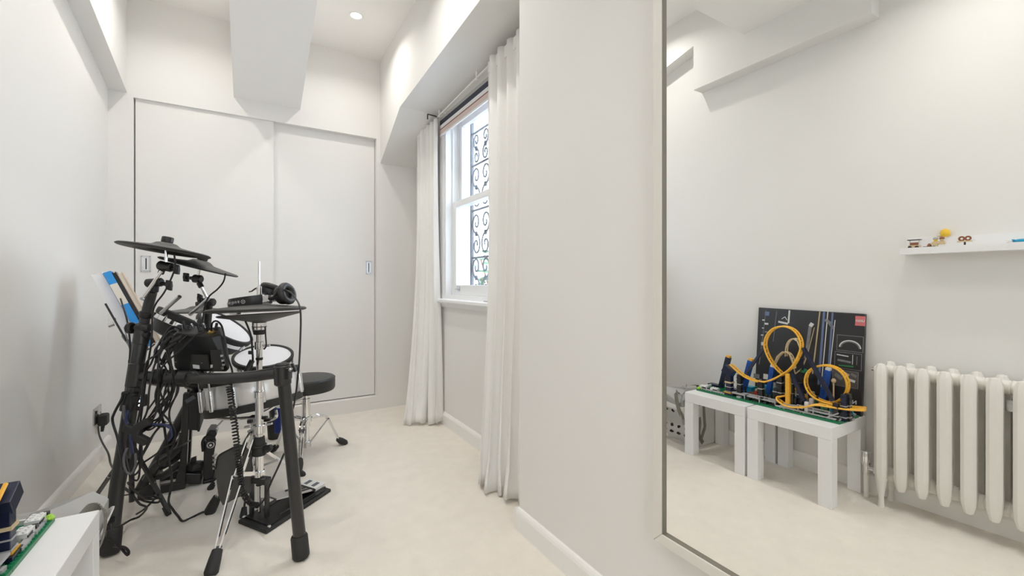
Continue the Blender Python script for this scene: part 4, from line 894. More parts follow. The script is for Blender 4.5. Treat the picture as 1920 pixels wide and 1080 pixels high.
cable([(300, 798, 1.95), (284, 820, 1.94), (268, 850, 1.93), (262, 870, 1.93)]); cable([(310, 790, 1.95), (290, 812, 1.945), (276, 838, 1.94), (258, 870, 1.93), (248, 890, 1.92)])
cable([(318, 796, 1.96), (304, 800, 1.95), (286, 798, 1.945), (266, 806, 1.94)]); cable([(296, 860, 2.05), (320, 846, 2.1), (340, 836, 2.15), (356, 826, 2.3)])
cable([(205, 1010, 1.88), (222, 1022, 1.86), (238, 1040, 1.84), (241, 1034, 1.84), (232, 1026, 1.85), (214, 1024, 1.87)], .0055)
cable([(226, 560, 2.2), (238, 600, 2.15), (244, 650, 2.1), (240, 700, 2.05), (234, 745, 2.02), (240, 752, 1.99)], .004)
cable([(242, 738, 1.96), (231, 736, 1.96), (228, 748, 1.96), (214, 775, 1.95), (211, 790, 1.95), (220, 820, 1.94), (226, 850, 1.93), (232, 880, 1.93)], .0052)
cable([(240, 905, 1.93), (252, 920, 2.0), (270, 934, 2.1), (286, 936, 2.15), (300, 934, 2.2), (296, 942, 2.2), (272, 940, 2.15), (260, 932, 2.1), (284, 930, 2.15), (304, 936, 2.2)], .005)
cable([(256, 964, 2.2), (270, 955, 2.2), (286, 940, 2.2), (298, 925, 2.2)], .005); cable([(250, 930, 2.0), (262, 945, 2.05), (275, 952, 2.1), (262, 968, 2.15), (245, 975, 2.15), (228, 985, 2.05)], .005)
rnd = random.Random(21)
for k in range(6):                                   # short jack leads crowding the module's end
    u0, v0 = rnd.uniform(318, 350), rnd.uniform(618, 634); u1, v1 = rnd.uniform(288, 330), rnd.uniform(690, 708); s = rnd.uniform(-10, 8)
    cable([(u0, v0, 2.06), (u0-12, v0+8+rnd.uniform(0, 8), 2.02), ((u0+u1)/2-16+s, (v0+v1)/2, 1.985), (u1, v1, 1.965), (u1+rnd.uniform(-14, 10), v1+40, 1.955), (rnd.uniform(268, 300), rnd.uniform(770, 795), 1.945)], .0040)
for u, v, a in ((312, 640, .8), (303, 655, .9), (322, 648, .6), (308, 672, 1.2), (332, 636, .5), (318, 662, 1.0), (296, 668, 1.4)):   # angled plug bodies
    p_ = P(u, v, 1.99); d = camv(math.cos(a), math.sin(a), 0); obj('jack_plug', cyl(nb(), p_-d*.03, p_+d*.03, .010, .007, 10), 'plastic_black', RK, smooth=True)
for u, v, d in ((250, 806, (1, -.35, 0)), (262, 822, (1, -.5, 0)), (268, 796, (1, .55, 0))): obj('cable_tie', obox(nb(), P(u, v, 1.925), camv(*d), camv(-d[1], d[0], 0), camv(0, 0, 1), .075, .034, .03), 'rubber', RK, bevel=.006)
mat('cable_blue', (0.02, 0.03, 0.10), 0.35); mat('cable_grey', (0.12, 0.12, 0.13), 0.35)
cable([(268, 792, 1.935), (290, 796, 1.93), (306, 796, 1.935), (318, 802, 1.94)], .005, 'cable_blue'); cable([(240, 770, 1.94), (236, 790, 1.93), (244, 806, 1.92), (246, 830, 1.91), (248, 850, 1.91)], .006, 'cable_blue'); cable([(306, 796, 1.945), (318, 800, 1.95), (322, 816, 1.96), (316, 826, 1.965)], .005, 'cable_blue')
cable([(238, 840, 1.905), (232, 860, 1.90), (236, 882, 1.895), (246, 888, 1.895), (254, 872, 1.90), (254, 850, 1.905)], .005, 'cable_grey'); cable([(232, 760, 1.95), (233, 780, 1.945), (240, 796, 1.935), (248, 806, 1.925)], .006, 'cable_grey')
# mains lead from the socket to the kit
bm = nb(); sp = [Px(184, 800, -.845), P(186, 815, 2.75), P(192, 830, 2.65), P(203, 850, 2.5), P(207, 868, 2.4), P(213, 880, 2.25), P(220, 890, 2.05)]
ml = tag(obj('mains_lead', tube(nb(), sp, .005, 6, 7), 'cable_black', None, smooth=True), 'black mains lead dropping from the wall socket to the drum rack', 'cable')
so = thing('wall_socket', 'brushed steel wall socket low on the left wall', 'socket', (XL, 3.92, .29))
obj('face_plate', bx(nb(), (XL, 3.83, .265), (XL+.008, 3.99, .375)), 'steel', so, bevel=.002); obj('rocker_switch', bx(nb(), (XL+.008, 3.86, .335), (XL+.013, 3.88, .355)), 'plastic_black', so); obj('plate_screw', lathe(nb(), (XL+.008, 3.97, .32), (1, 0, 0), [(.005, 0), (.003, .002), (0, .0025)], 8), 'iron', so)
pg = thing('mains_plug', 'black mains plug pushed into the wall socket', 'plug', (XL+.03, 3.90, .25))
bm = nb(); obox(bm, (XL+.034, 3.915, .283), (1, 0, 0), (0, 1, 0), (0, 0, 1), .05, .075, .075); obj('plug_body', bm, 'rubber', pg, bevel=.012); obj('strain_relief', cyl(nb(), (XL+.032, 3.915, .25), (XL+.030, 3.90, .205), .012, .008, 10), 'rubber', pg, smooth=True)

# =====================================================================  HI-HAT
HB = V((.042, 2.535, 0)); HT = 2.188
def H(u, v): return P(u, v, HT)
hx, hy = HB.x, HB.y
def hz(v): return EYE-(v-HOR)*HT/FPX
HH = thing('hi_hat_stand', 'chrome hi-hat stand with two rubber cymbal pads and foot pedal', 'hi-hat stand', (hx, hy, 0))
def hcyl(name, v0, v1, r, m, par=HH, r2=None, bev=.002): return cpart(name, (hx, hy, hz(v0)), (hx, hy, hz(v1)), r, m, par, r2, 20, bev)
hcyl('pull_rod', 560, 490, .0045, 'chrome', bev=0); hcyl('lower_tube', 888, 738, .0190, 'chrome'); hcyl('upper_tube', 745, 618, .0140, 'chrome')
s = hcyl('cymbal_seat', 618, 604, .033, 'chrome'); hcyl('seat_felt', 627, 617, .026, 'rubber', s, .031); hcyl('seat_ring', 613, 611.5, .035, 'plastic_black', s)
k = hcyl('height_clamp', 655, 640, .022, 'chrome'); obj('wing_bolt', obox(nb(), H(497, 648), camv(1, 0, 0), (0, 0, 1), camv(0, 0, 1), .05, .010, .012), 'steel', k, bevel=.002)
hcyl('clutch_band', 675, 670, .0165, 'plastic_black'); k = hcyl('memory_clamp', 745, 733, .024, 'chrome')
lc_ = hcyl('leg_collar', 812, 796, .028, 'chrome')
for u, v in ((464, 800), (505, 795), (470, 808)): obj('wing_bolt', obox(nb(), H(u, v), camv(1, .2, 0), camv(-.2, 1, 0), camv(0, 0, 1), .030, .010, .014), 'steel', lc_, bevel=.002)
for u, v in ((469, 790), (497, 783)): obj('adjuster', obox(nb(), H(u, v), camv(1, 0, 0), (0, 0, 1), camv(0, 0, 1), .022, .014, .02), 'plastic_black', lc_, bevel=.002)
hcyl('sleeve', 853, 818, .032, 'rubber', r2=.024); hcyl('sleeve_ring', 838, 833, .034, 'plastic_black'); hcyl('lower_ring', 893, 882, .026, 'chrome')
obj('sleeve_knob', cyl(nb(), H(500, 842), H(509, 838), .020, .014, 12), 'plastic_black', HH, smooth=True)
# black yoke and base
yk = nb(); d_ = V((.733, .680, 0)); s_ = V((.680, -.733, 0))
for sg in (-1, 1): obox(yk, HB + s_*sg*.048 + V((0, 0, .105)), d_, s_, (0, 0, 1), .024, .016, .19)
obox(yk, HB + V((0, 0, .205)), d_, s_, (0, 0, 1), .045, .112, .03); obj('yoke', yk, 'rack_black', HH, bevel=.006)
obj('linkage_rod', cyl(nb(), HB+V((0, 0, .035)), HB+V((0, 0, .20)), .006, seg=8), 'chrome', HH); bm = nb(); torus(bm, HB+V((0, 0, .18)), (0, 0, 1), .012, .004, 16, 6); obj('spring_cap', bm, 'plastic_black', HH)
obj('chain_link', obox(nb(), HB+V((.01, .005, .075)), d_, s_, (0, 0, 1), .012, .014, .06), 'steel', HH)
pA, pB_, pC = Pz(446, 982, 0), Pz(499, 1003, 0), Pz(621, 922, 0); pD = pA + (pC-pB_)
bm = nb(); prism(bm, [pA, pB_, pC, pD], (0, 0, .018)); bp_ = obj('base_plate', bm, 'rubber', HH, bevel=.005)
cn = (pA+pB_+pC+pD)/4; bm = nb(); prism(bm, [cn.lerp(p, .86)+V((0, 0, .016)) for p in (pA, pB_, pC, pD)], (0, 0, .008)); obj('plate_tread', bm, 'plastic_black', bp_)
for p in (pA, pB_): q = cn.lerp(p, .88); obj('plate_bolt', lathe(nb(), q+V((0, 0, .020)), (0, 0, 1), [(.009, 0), (.009, .006), (.005, .010)], 10), 'steel', bp_)
el = (pC-pB_).normalized(); ew = (pA-pB_).normalized(); mid0 = (pA+pB_)/2; Lp = (pC-pB_).length
def fb(s, w_, z): return mid0 + el*s*Lp + ew*w_ + V((0, 0, z))
bm = nb(); prism(bm, [fb(.26, .042, .092), fb(.26, -.042, .092), fb(.80, -.060, .034), fb(.80, .060, .034)], (0, 0, .010)); ft = obj('footboard', bm, 'steel', HH, bevel=.003)
for w_ in (-.030, 0, .030): bm = nb(); prism(bm, [fb(.52, w_+.004, .0745), fb(.52, w_-.004, .0745), fb(.78, w_-.005, .0465), fb(.78, w_+.005, .0465)], (0, 0, .003)); obj('tread_rib', bm, 'plastic_black', ft)
bm = nb(); prism(bm, [fb(.81, .062, .026), fb(.81, -.062, .026), fb(.985, -.066, .026), fb(.985, .066, .026)], (0, 0, .022)); hp_ = obj('heel_plate', bm, 'label_white', HH, bevel=.004)
for sg in (-1, 1): bm = nb(); prism(bm, [fb(.84, sg*.03+.012, .048), fb(.84, sg*.03-.012, .048), fb(.94, sg*.03-.012, .048), fb(.94, sg*.03+.012, .048)], (0, 0, .002)); obj('grip', bm, 'iron', hp_)
bm = nb()
for sg in (-1, 1): bm2 = None; prism(bm, [fb(.26, sg*.060+.004, .018), fb(.26, sg*.060-.004, .018), fb(.98, sg*.07-.004, .018), fb(.98, sg*.07+.004, .018)], (0, 0, .010))
obj('side_rails', bm, 'rack_black', HH, bevel=.003)
obj('pedal_hinge', cyl(nb(), fb(.80, .065, .040), fb(.80, -.065, .040), .008, seg=10), 'plastic_black', HH)
# legs: two flat bars each
def hleg(top, knee, ft_, spread):
    top, knee, ft_ = V(top), V(knee), V(ft_); w_ = (ft_-knee).cross(V((0, 0, 1))).normalized(); up_tip = ft_ + (knee-ft_).normalized()*.085
    bm = nb()
    for sg in (-1, 1):
        bar(bm, top + w_*sg*.014, knee + w_*sg*.016, .006, .016, up=w_.cross(knee-top)); bar(bm, knee + w_*sg*spread, up_tip + w_*sg*.008, .006, .014, up=w_.cross(knee-top)); bar(bm, knee + w_*sg*.016, knee + w_*sg*spread + (ft_-knee)*.02, .006, .014)
    l_ = obj('leg', bm, 'chrome', HH)
    obj('rivet', cyl(nb(), up_tip-w_*.014+(knee-ft_).normalized()*.02, up_tip+w_*.014+(knee-ft_).normalized()*.02, .005, seg=8), 'iron', l_); obj('pivot', cyl(nb(), knee-w_*.022, knee+w_*.022, .005, seg=8), 'steel', l_)
    bm = nb(); d = (knee-ft_).normalized(); lathe(bm, ft_, d, [(.022, 0), (.027, .012), (.024, .06), (.020, .095), (.014, .098)], 16)
    for v in bm.verts: v.co.z = max(0, v.co.z)
    obj('rubber_foot', bm, 'rubber', l_, smooth=True)
hleg(H(476, 806), P(447, 892, 2.05), Pz(394, 1080, 0), .024); hleg(H(474, 808), P(440, 868, 2.25), Pz(392, 962, 0), .020)
bm = nb(); bar(bm, H(485, 888), P(452, 889, 2.07), .012, .020); obj('brace', bm, 'chrome', HH)
# cymbal pads
zt = hz(577); R = .221; nt_ = nview(478, 578, -.015, 1, 0)
bm = nb(); lathe(bm, (hx-.008, hy, zt), nt_, [(.010, -.008), (R*.5, -.010), (R*.94, -.020), (R, -.016), (R, -.006), (R*.97, -.001), (R*.6, .008), (R*.28, .016), (R*.24, .024), (R*.10, .030), (.010, .030)], 56); ch = obj('top_cymbal', bm, 'cymbal_rubber', HH, smooth=True)
bm = nb(); torus(bm, V((hx-.008, hy, zt-.010)), nt_, R*.995, .0045, 56, 6); obj('rim', bm, 'rubber', ch, smooth=True)
bm = nb(); R2 = .188; zb = hz(590); lathe(bm, (hx+.004, hy, zb), nview(478, 590, -.035, 1, 0), [(.012, -.040), (R2*.16, -.038), (R2*.40, -.027), (R2*.97, -.004), (R2, .002), (R2*.97, .006), (R2*.3, .006), (.012, .004)], 48); cb = obj('bottom_cymbal', bm, 'cymbal_rubber', HH, smooth=True)
obj('sensor_box', obox(nb(), P(441, 588, 2.06), camv(1, 0, 0), (0, 0, 1), camv(0, 0, 1), .035, .008, .03), 'steel', cb)
cl_ = hcyl('clutch', 556, 537, .012, 'chrome'); obj('clutch_lever', tube(nb(), [H(481, 540), H(476, 543), H(472, 546), H(467, 547)], .004, 6), 'steel', cl_); obj('clutch_knob', cyl(nb(), H(486, 551), H(486, 538), .010, seg=10), 'cable_blue', cl_, smooth=True)
def hc(pts, r=.005, nm='cable'): return obj(nm, tube(nb(), [P(*p) for p in pts], r, 6, 7), 'cable_black', HH, smooth=True)
hc([(460, 602, 2.1), (466, 616, 2.1), (471, 632, 2.1), (473, 655, 2.12), (474, 675, 2.13), (471, 690, 2.13), (464, 700, 2.13)]); hc([(497, 612, 2.15), (498, 630, 2.15), (499, 648, 2.15), (495, 655, 2.15)], .004)
obj('inline_plug', cyl(nb(), P(473, 676, 2.13), P(459, 700, 2.12), .013, .010, 12), 'plastic_black', HH, smooth=True); obj('cable_clip', obox(nb(), P(470, 661, 2.1), camv(1, 0, 0), (0, 0, 1), camv(0, 0, 1), .022, .018, .01), 'plastic_black', HH, bevel=.003)
hc([(533, 850, 2.05), (522, 875, 2.06), (508, 905, 2.08), (496, 935, 2.1), (488, 945, 2.12)], .0045)
# coiled lead hanging from the wing bar to the pedal
path = smooth_path([P(*p) for p in ((430, 722, 1.94), (433, 745, 1.95), (437, 775, 1.97), (441, 805, 1.98), (444, 835, 1.99), (447, 862, 2.0), (450, 885, 2.01), (453, 910, 2.03), (460, 932, 2.06), (472, 944, 2.10), (484, 948, 2.13))], 26)
hel = []
for i in range(len(path)-1):
    d = (path[i+1]-path[i]).normalized(); x, y, _ = frame(d); a = i*2*PI/5.2; hel.append(path[i] + (x*math.cos(a)+y*math.sin(a))*.0115)
obj('coiled_cable', tube(nb(), hel, .0042, 5), 'cable_black', HH, smooth=True)

# =====================================================================  HEADPHONES ON THE HI-HAT
hp = thing('headphones', 'black over-ear headphones lying on the upper hi-hat pad', 'headphones', H(490, 568))
cc = H(470, 562); rad = .098; zc = .024
top_z = zt + .008
def arc_p(a, r=rad): return V((cc.x, cc.y, 0)) + V((CS, -SN, 0))*r*math.cos(a)*1.0 + V((-SN, -CS, 0))*r*math.sin(a)*.9
NA = 28; A0, A1 = math.radians(30), math.radians(330)
bm = nb(); ro = []
for i in range(NA+1):
    a = A0 + (A1-A0)*i/NA; slope = .014*math.cos(a)
    ro.append([arc_p(a, rad-.010)+V((0, 0, top_z+slope+.004)), arc_p(a, rad)+V((0, 0, top_z+slope)), arc_p(a, rad+.003)+V((0, 0, top_z+slope+.024)), arc_p(a, rad)+V((0, 0, top_z+slope+.048)), arc_p(a, rad-.010)+V((0, 0, top_z+slope+.044))])
vv = [[bm.verts.new(p) for p in r_] for r_ in ro]
for A_, B_ in zip(vv, vv[1:]):
    for j in range(5): bm.faces.new((A_[j], A_[(j+1) % 5], B_[(j+1) % 5], B_[j]))
bm.faces.new(vv[0]); bm.faces.new(vv[-1][::-1]); hb = obj('headband', bm, 'plastic_black', hp, smooth=True)
for a, ln in ((A0, 1), (A1, -1)):
    p_ = arc_p(a, rad-.004)+V((0, 0, top_z+.024+.014*math.cos(a))); q = p_ + V((CS, -SN, 0))*.035 + V((0, 0, .006)); obj('adjuster', bar(nb(), p_, q, .006, .034), 'steel', hp, bevel=.002)
    yk_ = nb(); tube(yk_, [q, q+V((CS, -SN, 0))*.02+V((0, 0, .0)), q+camv(.05, .022, .02*ln), q+camv(.065, .05, .02*ln)], .010, 8, 4); obj('yoke', yk_, 'plastic_black', hp, smooth=True)
def cup(c, n, R):
    bm = nb(); lathe(bm, c, n, [(R*.45, -.030), (R*.85, -.026), (R*.95, -.010), (R*.9, .004), (R*.8, .006)], 24); cu_ = obj('ear_cup', bm, 'plastic_black', hp, smooth=True)
    bm = nb(); torus(bm, V(c)+V(n).normalized()*.016, n, R*.78, .017, 28, 10); obj('ear_cushion', bm, 'vinyl_black', cu_, smooth=True)
    bm = nb(); lathe(bm, V(c), n, [(R*.8, .004), (R*.6, .010), (0, .010)], 20, cap=False); obj('driver_cover', bm, 'rubber', cu_)
cup(P(533, 552, 2.17), camv(.85, .25, .15), .052); cup(P(507, 545, 2.30), camv(.2, .9, -.3), .048)
obj('headphone_cable', tube(nb(), [P(*p) for p in ((533, 543, 2.14), (545, 549, 2.10), (554, 559, 2.04), (562, 575, 1.97), (564, 600, 1.95), (563, 640, 1.93), (561, 680, 1.91), (559, 700, 1.90), (556, 730, 1.91), (551, 760, 1.93), (546, 775, 1.95))], .0042, 6, 7), 'cable_black', hp, smooth=True)
# upside-down maker's name on the band, its emblem at the start
word = 'audio-technica'
for i, ch_ in enumerate(word):
    a = math.radians(90 + 2 + i*8.2); p_ = arc_p(a, rad+.0045)+V((0, 0, top_z+.024+.014*math.cos(a)))
    t_ = (arc_p(a-.01, rad)-arc_p(a+.01, rad)).normalized()
    if a < math.radians(250): text_mesh(ch_, .024, 'text_grey', 'letter', hb, p_, -t_, (0, 0, -1), .0006)
a = math.radians(80); p_ = arc_p(a, rad+.0045)+V((0, 0, top_z+.024+.014*math.cos(a))); nrm_ = arc_p(a, 1)-arc_p(a, 0)
bm = nb(); torus(bm, p_, nrm_, .0085, .0012, 20, 5); obj('emblem_ring', bm, 'text_grey', hb)
t_ = (arc_p(a-.01)-arc_p(a+.01)).normalized(); text_mesh('A', .013, 'text_grey', 'emblem', hb, p_, -t_, (0, 0, -1), .0006)
# =====================================================================  SNARE ON ITS STAND
sc_ = P(476, 731, 2.475); sn_ = nview(476, 731, -.105, .99, .05); SR, SH = .232, .165
SD = thing('snare_drum_pad', 'silver shelled snare drum pad on a chrome stand', 'snare drum', (sc_.x, sc_.y, 0))
c0 = sc_ - sn_*SH/2; c1_ = sc_ + sn_*SH/2
bm = nb(); lathe(bm, c0, sn_, [(SR*.985, 0), (SR, .006), (SR, SH-.006), (SR*.985, SH)], 56, cap=False); sh_ = obj('shell', bm, 'shell_silver', SD, smooth=True)
bm = nb(); lathe(bm, c0, sn_, [(SR*.97, -.014), (SR*1.055, -.014), (SR*1.06, .006), (SR*1.05, .024), (SR*1.0, .026)], 56, cap=False); obj('bottom_hoop', bm, 'rubber', SD, smooth=True)
bm = nb(); lathe(bm, c1_, sn_, [(SR*1.0, -.020), (SR*1.05, -.018), (SR*1.06, .004), (SR*1.05, .014), (SR*.97, .016), (SR*.95, .006)], 56, cap=False); obj('top_hoop', bm, 'rubber', SD, smooth=True)
obj('head', lathe(nb(), c1_, sn_, [(SR*.985, .002), (SR*.96, .006), (0, .007)], 48, cap=False), 'mesh_head', SD, smooth=True); obj('bottom_cover', lathe(nb(), c0, sn_, [(SR*.98, -.006), (0, -.008)], 40, cap=False), 'plastic_black', SD)
x, y, _ = frame(sn_)
for k in range(12):
    a = 2*PI*k/12+.15; e = x*math.cos(a)+y*math.sin(a); q = c0 + e*(SR+.016)
    l_ = obj('lug', cyl(nb(), q+sn_*.02, q+sn_*(SH-.035), .013, seg=12, bev=.002), 'chrome', SD, smooth=True); obj('tension_rod', cyl(nb(), q+sn_*(SH-.04), q+sn_*(SH+.012), .005, seg=8), 'steel', l_)
q = P(392, 766, 2.42); obj('bottom_clip', obox(nb(), q, camv(1, .1, 0), (0, 0, 1), camv(0, 0, 1), .028, .075, .03), 'plastic_black', SD, bevel=.006)
bs_ = V((sc_.x, sc_.y, 0)); obj('stand_tube', cyl(nb(), bs_+V((0, 0, .16)), bs_+V((0, 0, .44)), .016, seg=14), 'chrome', SD, smooth=True)
for k in range(3):
    a = 2*PI*k/3+.9; e = V((math.cos(a), math.sin(a), 0)); obj('basket_arm', tube(nb(), [bs_+V((0, 0, .43)), bs_+e*.14+V((0, 0, .44)), c0+e*(SR*1.02)-sn_*.03 + V((0, 0, 0)), c0+e*(SR*1.07)+sn_*.012], .009, 8, 4), 'chrome', SD, smooth=True)
    a = 2*PI*k/3+.35; e = V((math.cos(a), math.sin(a), 0)); l_ = obj('leg', bar(nb(), bs_+e*.02+V((0, 0, .26)), bs_+e*.27+V((0, 0, .02)), .010, .016), 'chrome', SD); obj('leg_brace', bar(nb(), bs_+e*.02+V((0, 0, .14)), bs_+e*.14+V((0, 0, .145)), .006, .012), 'steel', l_)
    obj('rubber_foot', lathe(nb(), bs_+e*.285+V((0, 0, 0)), V((0, 0, 1))-e*.7, [(.016, .0), (.018, .01), (.012, .05)], 12), 'rubber', l_, smooth=True)
obj('tilt_clamp', obox(nb(), bs_+V((0, 0, .42)), camv(1, 0, 0), (0, 0, 1), camv(0, 0, 1), .05, .04, .05), 'steel', SD, bevel=.004)

# =====================================================================  KICK PAD TOWER
KY = 3.13
def kp(u, v, y=KY): return Py(u, v, y)
KT = thing('kick_drum_pad', 'black upright kick pad tower on braced feet', 'kick pad', (kp(345, 905).x, KY+.1, 0))
def kprism(nm, px_, y0, y1, m='rack_black', par=KT, bev=.004): return obj(nm, prism(nb(), [Py(u, v, y0) if False else V((kp(u, v).x, y0, max(0, kp(u, v).z))) for u, v in px_], (0, y1-y0, 0)), m, par, bevel=bev)
kprism('column', ((343, 739), (339, 809), (341, 838), (336, 872), (328, 905), (347, 905), (350, 870), (353, 808), (355, 739)), KY, KY+.06)
kprism('column', ((343, 739), (339, 809), (341, 838), (336, 872), (328, 905), (347, 905), (350, 870), (353, 808), (355, 739)), KY+.20, KY+.26)
pad_ = kprism('strike_pad', ((353, 738), (374, 738), (371, 807), (353, 806)), KY-.005, KY+.27, 'plastic_black'); kprism('pad_face', ((373, 736.5), (377.5, 736.5), (374.5, 809), (370, 809)), KY-.01, KY+.275, 'rubber', pad_)
obj('wear_mark', obox(nb(), V((kp(357, 750).x, KY-.006, kp(357, 748).z)), (1, 0, .6), (0, 1, 0), (-.6, 0, 1), .05, .004, .022), 'iron', pad_)
for y0 in (KY+.01, KY+.21):
    bm = nb(); tube(bm, [V((kp(u, v).x, y0+.02, kp(u, v).z)) for u, v in ((343, 815), (338, 838), (326, 852), (308, 864), (288, 878), (272, 905))], .022, 8, 5); obj('brace', bm, 'rack_black', KT, smooth=True)
    bm = nb(); tube(bm, [V((kp(u, v).x, y0+.02, kp(u, v).z)) for u, v in ((336, 872), (316, 888), (300, 898), (285, 905))], .020, 8, 4); obj('brace', bm, 'rack_black', KT, smooth=True)
    obj('floor_rail', bar(nb(), V((kp(347, 902).x, y0+.02, .022)), V((kp(268, 902).x, y0+.02, .022)), .04, .044), 'rack_black', KT, bevel=.006)
obj('spike_bolt', cyl(nb(), V((kp(297, 905).x, KY, 0)), V((kp(297, 880).x, KY, .09)), .010, seg=10), 'steel', KT); obj('rear_cross_foot', bx(nb(), (kp(272, 905).x-.03, KY-.03, 0), (kp(272, 905).x+.04, KY+.30, .045)), 'rubber', KT, bevel=.01)
kprism('pedal_plate', ((347, 890), (376, 891), (376, 910), (347, 910)), KY+.02, KY+.20)
# kick pedal
KPD = thing('kick_pedal', 'black bass drum pedal clamped to the kick pad tower', 'pedal', (kp(392, 905).x, KY+.1, 0))
y1_ = KY+.05
def kq(u, v, y=y1_): p = kp(u, v); return V((p.x, y, max(0, p.z)))
for yy in (y1_, y1_+.10):
    obj('pedal_post', prism(nb(), [kq(u, v, yy) for u, v in ((381, 832), (379, 900), (385, 907), (399, 905), (398, 868), (402, 842), (399, 832))], (0, .028, 0)), 'rack_black', KPD, bevel=.004)
cm = obj('cam', lathe(nb(), kq(394, 838, y1_-.012), (0, 1, 0), [(.026, 0), (.026, .016)], 24), 'plastic_black', KPD, smooth=True); bm = nb(); torus(bm, kq(394, 838, y1_-.014), (0, 1, 0), .017, .004, 20, 6); obj('bearing_ring', bm, 'steel', cm); obj('bearing', lathe(nb(), kq(394, 838, y1_-.020), (0, 1, 0), [(.007, 0), (.009, .006)], 12), 'chrome', cm)
obj('axle_head', prism(nb(), [kq(u, v, y1_-.01) for u, v in ((384, 822), (392, 810), (403, 810), (406, 818), (400, 828), (386, 830))], (0, .13, 0)), 'plastic_black', KPD, bevel=.004)
obj('return_strap', tube(nb(), [kq(398, 824, y1_-.014), kq(386, 822, y1_-.014), kq(379, 832, y1_-.014), kq(380, 850, y1_-.014)], .008, 8, 4), 'plastic_black', KPD, smooth=True)
obj('beater_rod', cyl(nb(), kq(401, 813, y1_+.05), kq(431, 781, y1_+.05), .005, seg=8), 'steel', KPD); bt_ = obj('beater', cyl(nb(), kq(428, 776, y1_+.05), kq(440, 784, y1_+.05), .026, seg=18, bev=.006), 'rubber', KPD, smooth=True)
obj('axle_clamp', obox(nb(), kq(402, 815, y1_+.05), (1, 0, 1), (0, 1, 0), (-1, 0, 1), .03, .05, .02), 'steel', KPD, bevel=.003)
obj('footboard', prism(nb(), [kq(400, 872, y1_), kq(400, 878, y1_), kq(450, 905, y1_), kq(452, 898, y1_)], (0, .11, 0)), 'steel', KPD, bevel=.003); obj('heel_plate', prism(nb(), [kq(450, 897, y1_-.01), kq(475, 897, y1_-.01), kq(475, 908, y1_-.01), kq(450, 908, y1_-.01)], (0, .13, 0)), 'plastic_black', KPD)
obj('base_frame', bx(nb(), (kq(379, 905).x, y1_-.02, 0), (kq(470, 905).x, y1_+.15, .018)), 'plastic_black', KPD, bevel=.004)
for v in (860, 868, 876, 884): obj('spring_coil', cyl(nb(), kq(399, v, y1_-.004), kq(404, v-1, y1_+.02), .007, seg=8), 'steel', KPD)
ck = obj('clamp_knob', lathe(nb(), kq(362, 877, y1_+.0), (0, 0, 1), [(.020, -.03), (.045, -.024), (.050, -.008), (.044, .010), (.020, .016)], 8), 'plastic_black', KPD); obj('knob_wing', obox(nb(), kq(361, 868, y1_), (1, 0, .3), (0, 1, 0), (0, 0, 1), .03, .03, .03), 'plastic_black', ck, bevel=.004)
obj('clamp_arm', bx(nb(), (kq(350, 890).x, y1_, .075), (kq(384, 890).x, y1_+.1, .105)), 'plastic_black', KPD, bevel=.004)

# =====================================================================  RUBBER PAD LEANING BEHIND THE HI-HAT
pxs = ((404, 880), (407, 862), (412, 853), (428, 844), (445, 836), (456, 836), (468, 850), (472, 880), (468, 925), (440, 936), (417, 949), (409, 932), (405, 905))
def lt(u, v): return 2.135 + (u-416)*.0006
bm = nb(); prism(bm, [P(u, v, lt(u, v)) for u, v in pxs], V((SN, CS, 0))*.016)
rp = obj('rubber_flap', bm, 'cymbal_rubber', HH, bevel=.005); rp['label'] = 'dark grey curved rubber flap between the stand legs'
bm = nb(); tube(bm, [P(u, v, lt(u, v)-.002) for u, v in pxs[:6]], .004, 6, 4); obj('edge_trim', bm, 'rubber', rp, smooth=True)

# =====================================================================  DRUM THRONE
TB = V((.337, 3.32, 0)); TZ = .548
TR = thing('drum_throne', 'round black padded drum throne on chrome tripod legs', 'stool', TB)
bm = nb(); lathe(bm, TB, (0, 0, 1), [(.16, TZ-.095), (.182, TZ-.092), (.188, TZ-.080), (.188, TZ-.030), (.186, TZ-.014), (.178, TZ-.004), (.14, TZ), (0, TZ+.002)], 48); st = obj('seat', bm, 'vinyl_black', TR, smooth=True)
bm = nb(); torus(bm, TB+V((0, 0, TZ-.014)), (0, 0, 1), .186, .0035, 48, 6); obj('piping', bm, 'vinyl_black', st, smooth=True)
cpart('seat_post', TB+V((0, 0, .08)), TB+V((0, 0, TZ-.09)), .020, 'chrome', TR); cpart('post_sleeve', TB+V((0, 0, .20)), TB+V((0, 0, .40)), .027, 'chrome', TR); cpart('seat_bracket', TB+V((0, 0, TZ-.12)), TB+V((0, 0, TZ-.09)), .045, 'plastic_black', TR)
k = cpart('leg_collar', TB+V((0, 0, .235)), TB+V((0, 0, .275)), .036, 'chrome', TR); cpart('base_collar', TB+V((0, 0, .06)), TB+V((0, 0, .10)), .032, 'steel', TR); obj('wing_bolt', obox(nb(), TB+V((-.05, -.02, .39)), (1, 0, .2), (0, 1, 0), (-.2, 0, 1), .05, .012, .016), 'steel', TR, bevel=.002)
